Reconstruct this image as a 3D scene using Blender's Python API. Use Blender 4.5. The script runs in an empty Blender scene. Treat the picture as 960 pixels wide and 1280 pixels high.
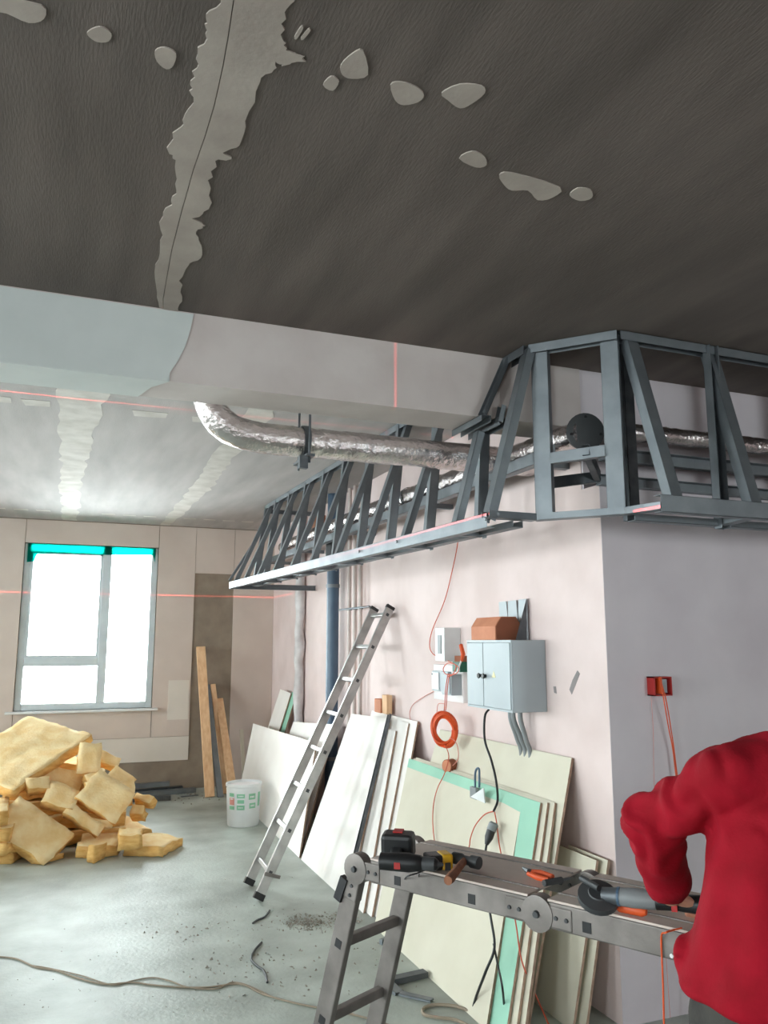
import bpy, bmesh, math, random
from mathutils import Vector as V, Matrix, noise
random.seed(7)
SC = bpy.context.scene
COL = SC.collection
# ------------------------------------------------------------------ camera
F_PX = 1000.0
PITCH = math.atan(163 / F_PX)
YAW = math.atan(398 / (F_PX / math.cos(PITCH)))
EYE = V((0, 0, 1.6))
FW = V((math.sin(YAW) * math.cos(PITCH), math.cos(YAW) * math.cos(PITCH), math.sin(PITCH)))
RT = V((math.cos(YAW), -math.sin(YAW), 0))
UP = RT.cross(FW)
cam_data = bpy.data.cameras.new('camera')
cam_data.sensor_fit = 'VERTICAL'; cam_data.sensor_height = 36
cam_data.lens = F_PX / 1280 * 36
cam_data.clip_start = 0.05
cam = bpy.data.objects.new('camera', cam_data); COL.objects.link(cam)
M = Matrix((RT, UP, -FW)).transposed().to_4x4(); M.translation = EYE
cam.matrix_world = M
SC.camera = cam
# measuring helpers: where the sight line of a photo pixel meets a plane of the room
def ray(x, y): return FW * F_PX + RT * (x - 480) - UP * (y - 640)
def at_z(x, y, z): d = ray(x, y); return EYE + d * ((z - EYE.z) / d.z)
def at_y(x, y, v): d = ray(x, y); return EYE + d * ((v - EYE.y) / d.y)
def at_x(x, y, v): d = ray(x, y); return EYE + d * ((v - EYE.x) / d.x)
def at_d(x, y, k): return EYE + ray(x, y) / F_PX * k
# ------------------------------------------------------------------ sky, exposure
SC.view_settings.view_transform = 'Standard'; SC.view_settings.look = 'None'
SC.view_settings.gamma = 1; SC.view_settings.use_curve_mapping = False
SC.view_settings.exposure = 1.8
W = bpy.data.worlds.new('overcast_sky'); SC.world = W; W.use_nodes = True
bg = W.node_tree.nodes['Background']
bg.inputs[0].default_value = (0.93, 0.985, 1.0, 1); bg.inputs[1].default_value = 9.0
SC.cycles.use_denoising = True
SC.cycles.max_bounces = 10; SC.cycles.diffuse_bounces = 6; SC.cycles.glossy_bounces = 4; SC.cycles.transparent_max_bounces = 12
SC.cycles.sample_clamp_indirect = 8; SC.cycles.caustics_reflective = False; SC.cycles.caustics_refractive = False
# ------------------------------------------------------------------ room numbers
H = 2.93; FY = 9.4; NY = -3.2; LX = -5.2; RX = 6.5; WX = 2.28; WY = 3.05
BY0, BY1, BZ = 3.17, 3.42, 2.63
WINS = [('far', -0.47, 0.93, 0.885, 2.665), ('far', -3.7, -2.3, 0.885, 2.665),
        ('left', 6.4, 8.2, 0.885, 2.665), ('left', 3.9, 5.5, 0.885, 2.665), ('left', 0.6, 2.2, 0.885, 2.665), ('left', -2.4, -.8, 0.885, 2.665),  # last two are unseen, added to brighten the near bay
        ('near', -3.4, -2.4, 0.885, 2.665), ('near', 3.6, 4.6, 0.885, 2.665)]  # unseen, added behind the camera to brighten return wall and worker's back
for side, a, b, z0, z1 in WINS:              # sky portals in the window openings
    L = bpy.data.lights.new('window_portal', 'AREA'); L.shape = 'RECTANGLE'
    L.size = b - a; L.size_y = z1 - z0
    o = bpy.data.objects.new('window_portal', L); COL.objects.link(o)
    if side == 'far':
        o.location = ((a + b) / 2, FY + .3, (z0 + z1) / 2); o.rotation_euler = (-math.pi / 2, 0, 0)
    elif side == 'near':
        o.location = ((a + b) / 2, NY - .3, (z0 + z1) / 2); o.rotation_euler = (math.pi / 2, 0, 0)
    else:
        o.location = (LX - .3, (a + b) / 2, (z0 + z1) / 2); o.rotation_euler = (0, -math.pi / 2, 0); L.size = z1 - z0; L.size_y = b - a
    L.cycles.is_portal = True
# ------------------------------------------------------------------ materials
def lin(c):
    return tuple((v / 12.92 if v <= .04045 else ((v + .055) / 1.055) ** 2.4) for v in (x / 255 for x in c))
def mat(name, col, rough=.6, metal=0, col2=None, scale=6, bump=0., bscale=60, stretch=(1, 1, 1), spec=.5, detail=6, lo=.35, hi=.65, coord='Object'):
    m = bpy.data.materials.new(name); m.use_nodes = True
    nt = m.node_tree; b = nt.nodes['Principled BSDF']
    b.inputs['Roughness'].default_value = rough; b.inputs['Metallic'].default_value = metal
    b.inputs['Specular IOR Level'].default_value = spec
    tc = nt.nodes.new('ShaderNodeTexCoord'); mp = nt.nodes.new('ShaderNodeMapping')
    mp.inputs['Scale'].default_value = stretch
    nt.links.new(tc.outputs[coord], mp.inputs[0])
    c1 = lin(col); c2 = lin(col2) if col2 else tuple(v * .86 for v in c1)
    n = nt.nodes.new('ShaderNodeTexNoise'); n.inputs['Scale'].default_value = scale; n.inputs['Detail'].default_value = detail
    nt.links.new(mp.outputs[0], n.inputs['Vector'])
    r = nt.nodes.new('ShaderNodeValToRGB')
    r.color_ramp.elements[0].position = lo; r.color_ramp.elements[1].position = hi
    r.color_ramp.elements[0].color = (*c2, 1); r.color_ramp.elements[1].color = (*c1, 1)
    nt.links.new(n.outputs['Fac'], r.inputs[0]); nt.links.new(r.outputs[0], b.inputs['Base Color'])
    if bump:
        n2 = nt.nodes.new('ShaderNodeTexNoise'); n2.inputs['Scale'].default_value = bscale; n2.inputs['Detail'].default_value = 5
        nt.links.new(mp.outputs[0], n2.inputs['Vector'])
        bp = nt.nodes.new('ShaderNodeBump'); bp.inputs['Strength'].default_value = bump; bp.inputs['Distance'].default_value = .01
        nt.links.new(n2.outputs['Fac'], bp.inputs['Height']); nt.links.new(bp.outputs[0], b.inputs['Normal'])
    return m
def glass_mat():
    m = bpy.data.materials.new('window_glass'); m.use_nodes = True; nt = m.node_tree
    nt.nodes.remove(nt.nodes['Principled BSDF'])
    t = nt.nodes.new('ShaderNodeBsdfTransparent'); t.inputs[0].default_value = (.94, .97, .97, 1)
    g = nt.nodes.new('ShaderNodeBsdfGlossy'); g.inputs['Roughness'].default_value = .02
    f = nt.nodes.new('ShaderNodeFresnel'); f.inputs[0].default_value = 1.45
    x = nt.nodes.new('ShaderNodeMixShader')
    nt.links.new(f.outputs[0], x.inputs[0]); nt.links.new(t.outputs[0], x.inputs[1]); nt.links.new(g.outputs[0], x.inputs[2])
    nt.links.new(x.outputs[0], nt.nodes['Material Output'].inputs[0])
    return m
def film_mat():
    m = bpy.data.materials.new('teal_film'); m.use_nodes = True; nt = m.node_tree
    nt.nodes.remove(nt.nodes['Principled BSDF'])
    t = nt.nodes.new('ShaderNodeBsdfTransparent'); t.inputs[0].default_value = (.007, .036, .032, 1)
    g = nt.nodes.new('ShaderNodeBsdfTranslucent'); g.inputs[0].default_value = (.05, .75, .66, 1)
    x = nt.nodes.new('ShaderNodeMixShader'); x.inputs[0].default_value = .75
    nt.links.new(t.outputs[0], x.inputs[1]); nt.links.new(g.outputs[0], x.inputs[2])
    nt.links.new(x.outputs[0], nt.nodes['Material Output'].inputs[0])
    return m
MT = dict(
    ceil=mat('bare_concrete', (112, 101, 95), .85, col2=(88, 79, 74), scale=3, bump=.18, bscale=90, stretch=(2.2, .35, 1), lo=.3, hi=.7),
    ceil_pale=mat('pale_concrete', (182, 176, 174), .85, col2=(160, 155, 152), scale=3, bump=.1, bscale=60, stretch=(2.2, .35, 1), lo=.3, hi=.7),
    floor=mat('dusty_screed', (182, 190, 182), .5, col2=(146, 151, 143), scale=2.4, bump=.25, bscale=45, detail=9, spec=.6),
    putty=mat('white_putty', (204, 199, 192), .8, col2=(184, 178, 170), scale=7, bump=.1),
    putty_near=mat('grey_putty', (178, 167, 158), .85, col2=(162, 150, 142), scale=5, bump=.1),
    wall=mat('primed_wall', (226, 207, 204), .75, col2=(212, 192, 188), scale=2.2, bump=.06, bscale=30),
    wall_grey=mat('primed_wall_lavender', (212, 203, 207), .75, col2=(200, 190, 195), scale=2, bump=.06, bscale=30),
    beam=mat('beam_plaster', (206, 196, 192), .8, col2=(192, 180, 176), scale=3, bump=.08, bscale=40),
    primer=mat('blue_white_primer', (204, 208, 206), .8, col2=(196, 201, 199), scale=4),
    bare=mat('bare_tan_plaster', (150, 136, 120), .9, col2=(134, 120, 106), scale=5, bump=.1),
    board=mat('plasterboard_face', (214, 208, 190), .8, col2=(204, 197, 178), scale=2.5),
    board_white=mat('plasterboard_pale_face', (242, 237, 232), .8, col2=(232, 226, 220), scale=2.5),
    board_green=mat('moisture_board_face', (158, 206, 182), .75, col2=(146, 194, 172), scale=3),
    cut=mat('plasterboard_cut_edge', (176, 148, 128), .9, col2=(150, 122, 104), scale=30),
    sheet=mat('wall_plasterboard', (212, 198, 188), .8, col2=(202, 187, 177), scale=2),
    sheet_pale=mat('wall_plasterboard_pale', (224, 216, 206), .8, scale=2, col2=(214, 206, 196)),
    zinc=mat('galvanised_steel', (136, 141, 145), .5, .85, col2=(124, 129, 134), scale=9, bump=.05),
    zinc_dark=mat('dull_steel', (104, 108, 112), .5, .7, col2=(84, 88, 92), scale=14),
    alu=mat('ladder_aluminium', (186, 184, 182), .42, .75, col2=(160, 158, 156), scale=9, bump=.04),
    alu_worn=mat('worn_aluminium', (138, 131, 127), .5, .6, col2=(112, 106, 102), scale=9, bump=.08),
    foil=mat('crinkled_foil', (228, 220, 218), .2, 1.0, col2=(206, 198, 198), scale=12, bump=1.0, bscale=38),
    wood=mat('pine_wood', (238, 200, 158), .7, col2=(222, 176, 134), scale=5, stretch=(6, 6, .6), bump=.1),
    wood_old=mat('old_pine', (158, 104, 74), .7, col2=(128, 80, 56), scale=8, stretch=(5, 5, 1)),
    wool=mat('mineral_wool', (252, 228, 178), .95, col2=(240, 204, 142), scale=9, bump=.5, bscale=55, detail=8),
    wool_edge=mat('mineral_wool_core', (240, 196, 124), .95, col2=(222, 168, 94), scale=14, bump=.5, bscale=60, stretch=(1, 1, 3)),
    white=mat('white_plastic', (226, 228, 228), .4, col2=(214, 216, 216)),
    frame=mat('window_pvc', (206, 216, 220), .4, col2=(196, 206, 210)),
    label_green=mat('green_print', (140, 200, 164), .5), label_red=mat('red_print', (222, 150, 138), .5),
    panel=mat('panel_grey_paint', (166, 175, 180), .45, col2=(158, 167, 172), scale=3),
    black=mat('black_rubber', (30, 30, 32), .45, col2=(22, 22, 24)),
    dark=mat('dark_grey_plastic', (64, 66, 68), .5),
    grey=mat('grey_plastic', (132, 136, 138), .5),
    sticker=mat('faded_yellow', (214, 206, 150), .5), yellow=mat('yellow_plastic', (222, 172, 30), .45), red=mat('red_plastic', (176, 40, 38), .45),
    orange=mat('orange_rubber', (226, 92, 40), .5, col2=(206, 76, 30)),
    cord_red=mat('red_orange_flex', (204, 86, 58), .5), rope=mat('tan_twine', (150, 136, 118), .8),
    pink=mat('pinkish_flex', (214, 130, 116), .5),
    pipe_blue=mat('blue_grey_sewer_pipe', (78, 100, 122), .4, col2=(68, 90, 112)),
    pipe_pale=mat('pale_riser_pipe', (204, 190, 184), .45),
    wrap=mat('pipe_wrap', (226, 222, 222), .8, col2=(196, 190, 190), scale=8, bump=.5, bscale=25),
    card=mat('orange_brown_box', (206, 138, 104), .75, col2=(190, 122, 90), scale=7),
    card_dark=mat('brown_card', (150, 88, 62), .75),
    shirt=mat('red_cotton', (154, 11, 33), .85, col2=(138, 8, 26), scale=14, bump=.15, bscale=180, spec=.2),
    trouser=mat('dark_grey_cotton', (74, 72, 68), .9, col2=(60, 58, 56), scale=16, bump=.2, bscale=150, spec=.2),
    skin=mat('skin', (196, 142, 118), .55, col2=(184, 128, 104), scale=12, spec=.4),
    hair=mat('dark_hair', (40, 32, 28), .7, col2=(28, 22, 20), scale=30, stretch=(4, 4, 1)),
    boot=mat('work_boot', (58, 50, 44), .6),
    glass=glass_mat(), film=film_mat(),
    dust=mat('grey_dust', (160, 152, 142), .95, col2=(132, 124, 114), scale=20, bump=.5),
    smear=mat('grey_smear', (150, 142, 142), .9),
    primer_wall=mat('white_filler', (240, 236, 236), .8, col2=(230, 224, 224)),
)
# ------------------------------------------------------------------ object helpers
def root_loc(o):
    l = o.location.copy()
    while o.parent: o = o.parent; l += o.location
    return l
def tag(o, label=None, cat=None, group=None, kind=None):
    for k, v in (('label', label), ('category', cat), ('group', group), ('kind', kind)):
        if v: o[k] = v
    return o
def thing(name, label, cat, loc, group=None):
    o = bpy.data.objects.new(name, None); COL.objects.link(o); o.location = loc; o.empty_display_size = .05
    return tag(o, label, cat, group)
class MB:
    def __init__(s): s.v = []; s.f = []; s.mi = []; s.cm = 0
    def add(s, vs, fs):
        k = len(s.v); s.v += [V(p) for p in vs]
        for f in fs: s.f.append([k + i for i in f]); s.mi.append(s.cm)
        return s
    def para(s, p, a, b, c):           # parallelepiped from corner p
        p, a, b, c = V(p), V(a), V(b), V(c)
        if a.cross(b).dot(c) < 0: a, b = b, a
        vs = [p, p + a, p + a + b, p + b, p + c, p + a + c, p + a + b + c, p + b + c]
        return s.add(vs, [(3, 2, 1, 0), (4, 5, 6, 7), (0, 1, 5, 4), (1, 2, 6, 5), (2, 3, 7, 6), (3, 0, 4, 7)])
    def box(s, x0, x1, y0, y1, z0, z1):
        return s.para((x0, y0, z0), (x1 - x0, 0, 0), (0, y1 - y0, 0), (0, 0, z1 - z0))
    def bar(s, p, q, w, d, side):      # solid bar p->q; width w along side, depth d across
        p, q, side = V(p), V(q), V(side); t = (q - p).normalized()
        side = (side - t * side.dot(t)).normalized(); up = t.cross(side)
        return s.para(p - side * w / 2 - up * d / 2, q - p, side * w, up * d)
    def channel(s, p, q, w, d, side, open_dir, t=.002):   # thin steel U section: web of width w, two flanges d deep towards open_dir
        p, q, side, od = V(p), V(q), V(side), V(open_dir); ax = (q - p).normalized()
        side = (side - ax * side.dot(ax)).normalized()
        up = ax.cross(side); up = up if up.dot(od) > 0 else -up
        s.para(p - side * w / 2, q - p, side * w, up * t)
        s.para(p - side * w / 2, q - p, side * t, up * d)
        s.para(p + side * (w / 2 - t), q - p, side * t, up * d)
        return s
    def tube(s, pts, r, n=8, caps=True):
        pts = [V(p) for p in pts]; k0 = len(s.v); m = len(pts)
        rr = r if isinstance(r, (list, tuple)) else [r] * m
        ref = None
        for i, p in enumerate(pts):
            t = (pts[min(i + 1, m - 1)] - pts[max(i - 1, 0)]).normalized()
            if ref is None:
                ref = t.orthogonal().normalized()
            ref = (ref - t * ref.dot(t)).normalized(); b = t.cross(ref)
            for j in range(n):
                a = 2 * math.pi * j / n
                s.v.append(p + (ref * math.cos(a) + b * math.sin(a)) * rr[i])
        for i in range(m - 1):
            for j in range(n):
                a, b = k0 + i * n + j, k0 + i * n + (j + 1) % n
                s.f.append([a, b, b + n, a + n]); s.mi.append(s.cm)
        if caps:
            s.f.append([k0 + j for j in range(n)][::-1]); s.mi.append(s.cm)
            s.f.append([k0 + (m - 1) * n + j for j in range(n)]); s.mi.append(s.cm)
        return s
    def lathe(s, o, ax, prof, n=20):   # prof: (distance along axis, radius)
        o, ax = V(o), V(ax).normalized(); ref = ax.orthogonal().normalized(); b = ax.cross(ref); k0 = len(s.v)
        for t, r in prof:
            for j in range(n):
                a = 2 * math.pi * j / n
                s.v.append(o + ax * t + (ref * math.cos(a) + b * math.sin(a)) * r)
        for i in range(len(prof) - 1):
            for j in range(n):
                a, c = k0 + i * n + j, k0 + i * n + (j + 1) % n
                s.f.append([a, c, c + n, a + n]); s.mi.append(s.cm)
        s.f.append([k0 + j for j in range(n)][::-1]); s.mi.append(s.cm)
        s.f.append([k0 + (len(prof) - 1) * n + j for j in range(n)]); s.mi.append(s.cm)
        return s
    def prism(s, poly, depth):         # closed polygon of points, extruded by vector depth
        poly = [V(p) for p in poly]; d = V(depth); n = len(poly)
        nn = V((0, 0, 0))
        for i in range(n): nn += (poly[i] - poly[0]).cross(poly[(i + 1) % n] - poly[0])
        if nn.dot(d) < 0: poly = poly[::-1]
        return s.add(poly + [p + d for p in poly], [list(range(n))[::-1], list(range(n, 2 * n))] +
                     [(i, (i + 1) % n, n + (i + 1) % n, n + i) for i in range(n)])
    def build(s, name, m, parent=None, smooth=False, bevel=0, loc=None):
        me = bpy.data.meshes.new(name)
        if parent is not None: base = root_loc(parent)
        elif loc is not None: base = V(loc)
        else:
            xs = [p.x for p in s.v]; ys = [p.y for p in s.v]
            base = V(((min(xs) + max(xs)) / 2, (min(ys) + max(ys)) / 2, min(p.z for p in s.v)))
        me.from_pydata([p - base for p in s.v], [], s.f)
        for mm in (m if isinstance(m, (list, tuple)) else [m]): me.materials.append(MT[mm] if isinstance(mm, str) else mm)
        if isinstance(m, (list, tuple)): me.polygons.foreach_set('material_index', s.mi)
        if smooth: me.polygons.foreach_set('use_smooth', [True] * len(me.polygons))
        me.update()
        o = bpy.data.objects.new(name, me); COL.objects.link(o)
        if parent is not None: o.parent = parent
        else: o.location = base
        if smooth:
            try: me.set_sharp_from_angle(angle=math.radians(40))
            except Exception: pass
        if bevel:
            b = o.modifiers.new('bevel', 'BEVEL'); b.width = bevel; b.segments = 2; b.limit_method = 'ANGLE'
        return o
def curve(pts, k=6):                   # Catmull-Rom through points
    pts = [V(p) for p in pts]; out = []
    for i in range(len(pts) - 1):
        p0, p1, p2, p3 = pts[max(i - 1, 0)], pts[i], pts[i + 1], pts[min(i + 2, len(pts) - 1)]
        for j in range(k):
            t = j / k
            out.append(.5 * ((2 * p1) + (p2 - p0) * t + (2 * p0 - 5 * p1 + 4 * p2 - p3) * t * t + (3 * p1 - p0 - 3 * p2 + p3) * t ** 3))
    return out + [pts[-1]]
def struct(name, mb, m, parent=None, label=None, **k):
    o = mb.build(name, m, parent, **k)
    if parent is None: tag(o, label, None, None, 'structure')
    return o
# ================================================================== SETTING
X0, X1, Y0, Y1 = LX - .3, RX + .3, NY - .3, FY + .3
struct('floor', MB().box(X0, X1, Y0, Y1, -.2, 0), 'floor', loc=(0, 0, 0), label='dusty grey concrete screed floor')
ceil = struct('ceiling', MB().box(X0, X1, Y0, Y1, H, H + .25), 'ceil', loc=(0, 0, H), label='bare dark concrete ceiling slabs with white putty along the joints')
def holes_wall(name, axis, c0, c1, lo, hi, holes, m, label):
    mb = MB()
    def bx(a, b, z0, z1):
        if axis == 'y': mb.box(a, b, c0, c1, z0, z1)
        else: mb.box(c0, c1, a, b, z0, z1)
    p = lo
    for a, b, z0, z1 in sorted(holes):
        bx(p, a, 0, H); bx(a, b, 0, z0); bx(a, b, z1, H); p = b
    bx(p, hi, 0, H)
    return struct(name, mb, m, loc=(0, 0, 0), label=label)
far_h = [(a, b, z0, z1) for s, a, b, z0, z1 in WINS if s == 'far']
left_h = [(a, b, z0, z1) for s, a, b, z0, z1 in WINS if s == 'left']
wall_far = holes_wall('wall_far', 'y', FY + .012, FY + .32, LX, WX, far_h, 'bare', 'far wall of tan plaster faced with pale plasterboard around the window')
wall_left = holes_wall('wall_left', 'x', LX - .3, LX, NY, FY + .3, left_h, 'wall', 'left wall with windows')
wall_right = struct('wall_right', MB().box(WX, WX + .25, WY + .002, FY + .3, 0, 2.33).box(WX, WX + .25, BY0 + .02, FY + .3, 2.33, H), 'wall', loc=(WX, WY, 0), label='long pinkish primed wall with the grey electrical panel')
wall_return = struct('wall_return', MB().box(WX + .0005, RX, WY, WY + .002, 0, 2.33).box(WX + .25, RX, WY + .02, WY + .2, 0, 2.33).box(WX + .003, RX, BY0 + .005, WY + .25, 2.33, H), 'wall_grey', loc=(WX, WY, 0), label='lavender grey return wall with the red socket box')
holes_wall('wall_near', 'y', NY - .3, NY, LX, RX, [(a, b, z0, z1) for s, a, b, z0, z1 in WINS if s == 'near'], 'wall', 'near wall behind the viewer')
struct('wall_end', MB().box(RX, RX + .3, NY, WY + .2, 0, H), 'wall', loc=(RX, 0, 0), label='end wall on the right')
beam = struct('trim_1', MB().box(LX, WX, BY0, BY1, BZ, H), 'beam', loc=(0, BY0, BZ), label='plastered ceiling beam crossing the room')
# blue-white primed stretch of the beam: front face and underside, ending in a curved brush edge
prof = [(242, 393), (238, 412), (232, 432), (222, 452), (212, 466)]
edge = [at_y(x, y, BY0) for x, y in prof]
poly = [V((LX + .02, BY0, H - .002))] + [V((p.x, BY0, min(H - .002, max(BZ, p.z)))) for p in edge] + [V((edge[-1].x, BY0, BZ)), V((LX + .02, BY0, BZ))]
MB().prism(poly, (0, -.003, 0)).build('primer_coat', 'primer', beam)
xe = edge[-1].x
MB().prism([(LX + .02, BY0, BZ), (xe, BY0, BZ), (xe - .06, BY0 + .1, BZ), (xe - .1, BY1, BZ), (LX + .02, BY1, BZ)], (0, 0, -.003)).build('primer_coat', 'primer', beam)
# --- plasterboard facing of the far wall: each sheet proud of the tan plaster
def sheet(x0, x1, z0, z1, m='sheet'):
    MB().box(x0, x1, FY, FY + .0125, z0, z1).build('plasterboard_sheet', m, wall_far)
SX = 1.345
sheet(LX, -3.703, .57, H - .01); sheet(-3.697, -2.303, 2.67, H - .01); sheet(-3.697, -2.303, .57, .88); sheet(-2.297, -.473, .57, H - .01)
sheet(-.467, .927, 2.668, H - .01); sheet(-.467, .927, .57, .882)
sheet(.933, SX, .57, H - .01); sheet(SX + .004, 1.795, 2.39, H - .01); sheet(1.80, WX - .002, .02, H - .01)
sheet(-1.2, SX, .31, .566, 'sheet_pale')
MB().box(1.10, 1.33, FY - .004, FY, .75, 1.18).build('filler_patch', 'sheet_pale', wall_far)
# --- windows
def window(name, side, a, b, z0, z1, detail):
    mb = MB()
    d0, d1 = .03, .11
    def bx(mb, u0, u1, w0, w1, e0=d0, e1=d1):
        if side == 'far': mb.box(u0, u1, FY + e0, FY + e1, w0, w1)
        elif side == 'near': mb.box(u0, u1, NY - e1, NY - e0, w0, w1)
        else: mb.box(LX - e1, LX - e0, u0, u1, w0, w1)
        return mb
    e = .002
    root = bx(bx(bx(bx(mb, a + e, a + .07, z0 + e, z1 - e), b - .07, b - e, z0 + e, z1 - e), a + .07, b - .07, z0 + e, z0 + .07), a + .07, b - .07, z1 - .02, z1 - e)
    loc = ((a + b) / 2, FY + .15, z0) if side == 'far' else ((a + b) / 2, NY - .15, z0) if side == 'near' else (LX - .15, (a + b) / 2, z0)
    w = struct(name, root, 'frame', loc=loc, bevel=.006, label=('bright white window with a side mullion and teal film along its top' if detail else 'unseen white window letting daylight into the room'))
    m = a + (b - a) * .61; t = z0 + (z1 - z0) * .285
    bx(MB(), m - .045, m + .045, z0 + .07, z1 - .02, d0 - .01, d1).build('mullion', 'frame', w, bevel=.005)
    bx(MB(), a + .07, m - .045, t - .045, t + .045, d0 - .01, d1).build('transom', 'frame', w, bevel=.005)
    bx(MB(), a + .07, m - .045, t + .045, z1 - .02, .07, .076).build('pane', 'glass', w)
    bx(MB(), a + .07, m - .045, z0 + .07, t - .045, .07, .076).build('pane', 'glass', w)
    bx(MB(), m + .045, b - .07, z0 + .07, z1 - .02, .07, .076).build('pane', 'glass', w)
    # opening sash of the upper left light
    s = MB(); g = .012
    bx(bx(bx(bx(s, a + .07, a + .095, t + .045, z1 - .09), m - .07, m - .045, t + .045, z1 - .09), a + .095, m - .07, t + .045, t + .07), a + .07, m - .045, z1 - .115, z1 - .09)
    s.build('sash', 'frame', w)
    if detail:
        MB().box(a - .075, b + .06, FY - .07, FY + .03, z0 - .025, z0 + .0).build('window_sill', 'white', w, bevel=.006, smooth=False)
        f = MB()
        pts_top = [(a + .03, z1 - .004), (b - .03, z1 - .004)]
        low = [(b - .035, z1 - .17), (b - .06, z1 - .085), (b - .2, z1 - .09), (b - .45, z1 - .095), (m, z1 - .1), (a + .6, z1 - .1), (a + .3, z1 - .105), (a + .13, z1 - .115), (a + .1, z1 - .2), (a + .03, z1 - .21)]
        f.prism([(x, FY + .012, z) for x, z in pts_top + low], (0, .004, 0)).build('protective_film', 'film', w)
    return w
for i, (s, a, b, z0, z1) in enumerate(WINS): window('window_%d' % (i + 1), s, a, b, z0, z1, i == 0)
# --- putty on the ceiling: thin trowelled layers, jagged where they were pulled off
MB().box(LX, WX - .001, BY1 + .001, FY - .001, H - .002, H + .001).build('pale_ceiling_layer', 'ceil_pale', ceil)['label'] = 'lighter stretch of ceiling beyond the beam'  # thin layer in a paler colour over the ceiling beyond the beam
def putty(poly, name='putty_patch', m=None):
    m = m or ('putty_near' if poly[0].y < BY0 else 'putty')  # darker putty tone on the near side of the beam
    MB().prism([V((p.x, p.y, H)) for p in poly], (0, 0, -.0035)).build(name, m, ceil)
def pix(*pts): return [at_z(x, y, H) for x, y in pts]
for poly in ([(-8, -4), (52, 5), (55, 22), (36, 27), (8, 15), (-8, 12)], [(110, 38), (125, 32), (139, 40), (136, 50), (122, 51), (111, 44)],
             [(194, 62), (206, 58), (220, 65), (217, 80), (208, 85), (196, 75)], [(426, 80), (440, 66), (454, 62), (460, 92), (440, 97), (428, 92)],
             [(404, 105), (414, 94), (424, 100), (416, 112)], [(488, 105), (500, 101), (520, 107), (530, 117), (523, 126), (505, 130), (494, 124)],
             [(552, 115), (575, 104), (602, 106), (606, 115), (590, 128), (575, 134), (560, 124)], [(574, 197), (590, 188), (605, 194), (608, 205), (595, 208)],
             [(624, 218), (640, 215), (700, 233), (690, 246), (672, 249), (660, 237), (640, 237), (630, 230)], [(712, 243), (722, 234), (738, 236), (740, 246), (725, 250)],
             [(368, 45), (376, 32), (379, 34), (371, 47)], [(376, 46), (385, 35), (388, 37), (379, 48)]):
    cl = pix(*poly); n_ = len(cl)
    putty([.5 * ((2 * cl[i]) + (cl[(i + 1) % n_] - cl[i - 1]) * t + (2 * cl[i - 1] - 5 * cl[i] + 4 * cl[(i + 1) % n_] - cl[(i + 2) % n_]) * t * t + (3 * cl[i] - cl[i - 1] - 3 * cl[(i + 1) % n_] + cl[(i + 2) % n_]) * t ** 3) for i in range(n_) for t in (0, .33, .66)])
def rag(pts, amp, n):                  # jagged edge between measured points
    out = []
    for i in range(len(pts) - 1):
        for j in range(n):
            p = pts[i].lerp(pts[i + 1], j / n)
            out.append(p + V((random.uniform(-amp, amp), random.uniform(-amp, amp) * .5, 0)))
    return out + [pts[-1]]
lft = pix((278, 0), (262, 18), (258, 35), (250, 60), (246, 85), (238, 105), (240, 120), (232, 150), (215, 165), (211, 190), (222, 200), (222, 230), (215, 250), (203, 270), (200, 300), (195, 330), (197, 365), (203, 389))
rgt = pix((222, 389), (228, 370), (226, 350), (234, 330), (252, 322), (250, 300), (245, 285), (258, 282), (242, 272), (262, 260), (262, 225), (270, 200), (290, 197), (280, 190), (300, 180), (310, 150), (325, 100), (342, 85), (345, 75), (352, 80), (382, 76), (378, 68), (360, 62), (354, 50), (356, 20), (368, 0))
crk = pix((292, 0), (286, 40), (279, 80), (268, 130), (256, 170), (242, 210), (228, 260), (215, 310), (204, 372))
fa, fb, fc = V((.12, -2.5, H)), V((.46, -2.5, H)), V((.26, -2.5, H))
e = V((.0012, 0, 0))
def clampy(pts): return [V((p.x, min(p.y, BY0 - .001), H)) for p in pts]
lw = [p - e for p in crk]; rw = [p + e for p in crk]
putty(clampy([fc - e, fa] + rag(lft, .008, 4) + lw[::-1]), 'joint_putty_strip')
putty(clampy([fb, fc + e] + rw + [lft[-1] + e] + rag(rgt, .007, 4)), 'joint_putty_strip')
def stripe(l, r, name='joint_putty_strip', n=16, amp=.022, m=None):
    L = rag([V((p[0], p[1], H)) for p in l], amp, n); R = rag([V((p[0], p[1], H)) for p in r], amp, n)
    putty(L + R[::-1], name, m)
stripe([(-.11, BY1 + .01), (-.11, 5.5), (-.12, 7.4), (-.10, FY - .02)], [(.17, BY1 + .01), (.10, 5.2), (.05, 6.8), (.04, FY - .02)])
stripe([(.92, BY1 + .01), (.91, 5.4), (.93, 7.4), (.93, FY - .02)], [(1.06, BY1 + .01), (1.06, 5.4), (1.10, 7.0), (1.04, FY - .02)])
for x in [-1.2 + .21 * i for i in range(15)]:      # row of short putty dabs parallel to the far wall
    if -.2 < x < .1 or .85 < x < 1.1: continue
    putty([V((x, 8.75, H)), V((x + .13, 8.74, H)), V((x + .14, 8.80, H)), V((x + .01, 8.81, H))])
for x, w in ((-.52, .16), (-.31, .15), (.28, .2), (.62, .22), (1.24, .2)):
    putty([V((x, 4.70, H)), V((x + w, 4.69, H)), V((x + w, 4.80, H)), V((x + .02, 4.82, H))])
# --- smears on the long wall
def wall_patch(px, x=WX, name='wall_smear', m='smear', par=wall_right, d=(-.002, 0, 0)):
    MB().prism([at_x(a, b, x) for a, b in px], d).build(name, m, par)
wall_patch([(712, 862), (716, 850), (722, 838), (725, 842), (719, 858), (715, 868)])
wall_patch([(692, 858), (695, 858), (696, 867), (693, 866)])
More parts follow.
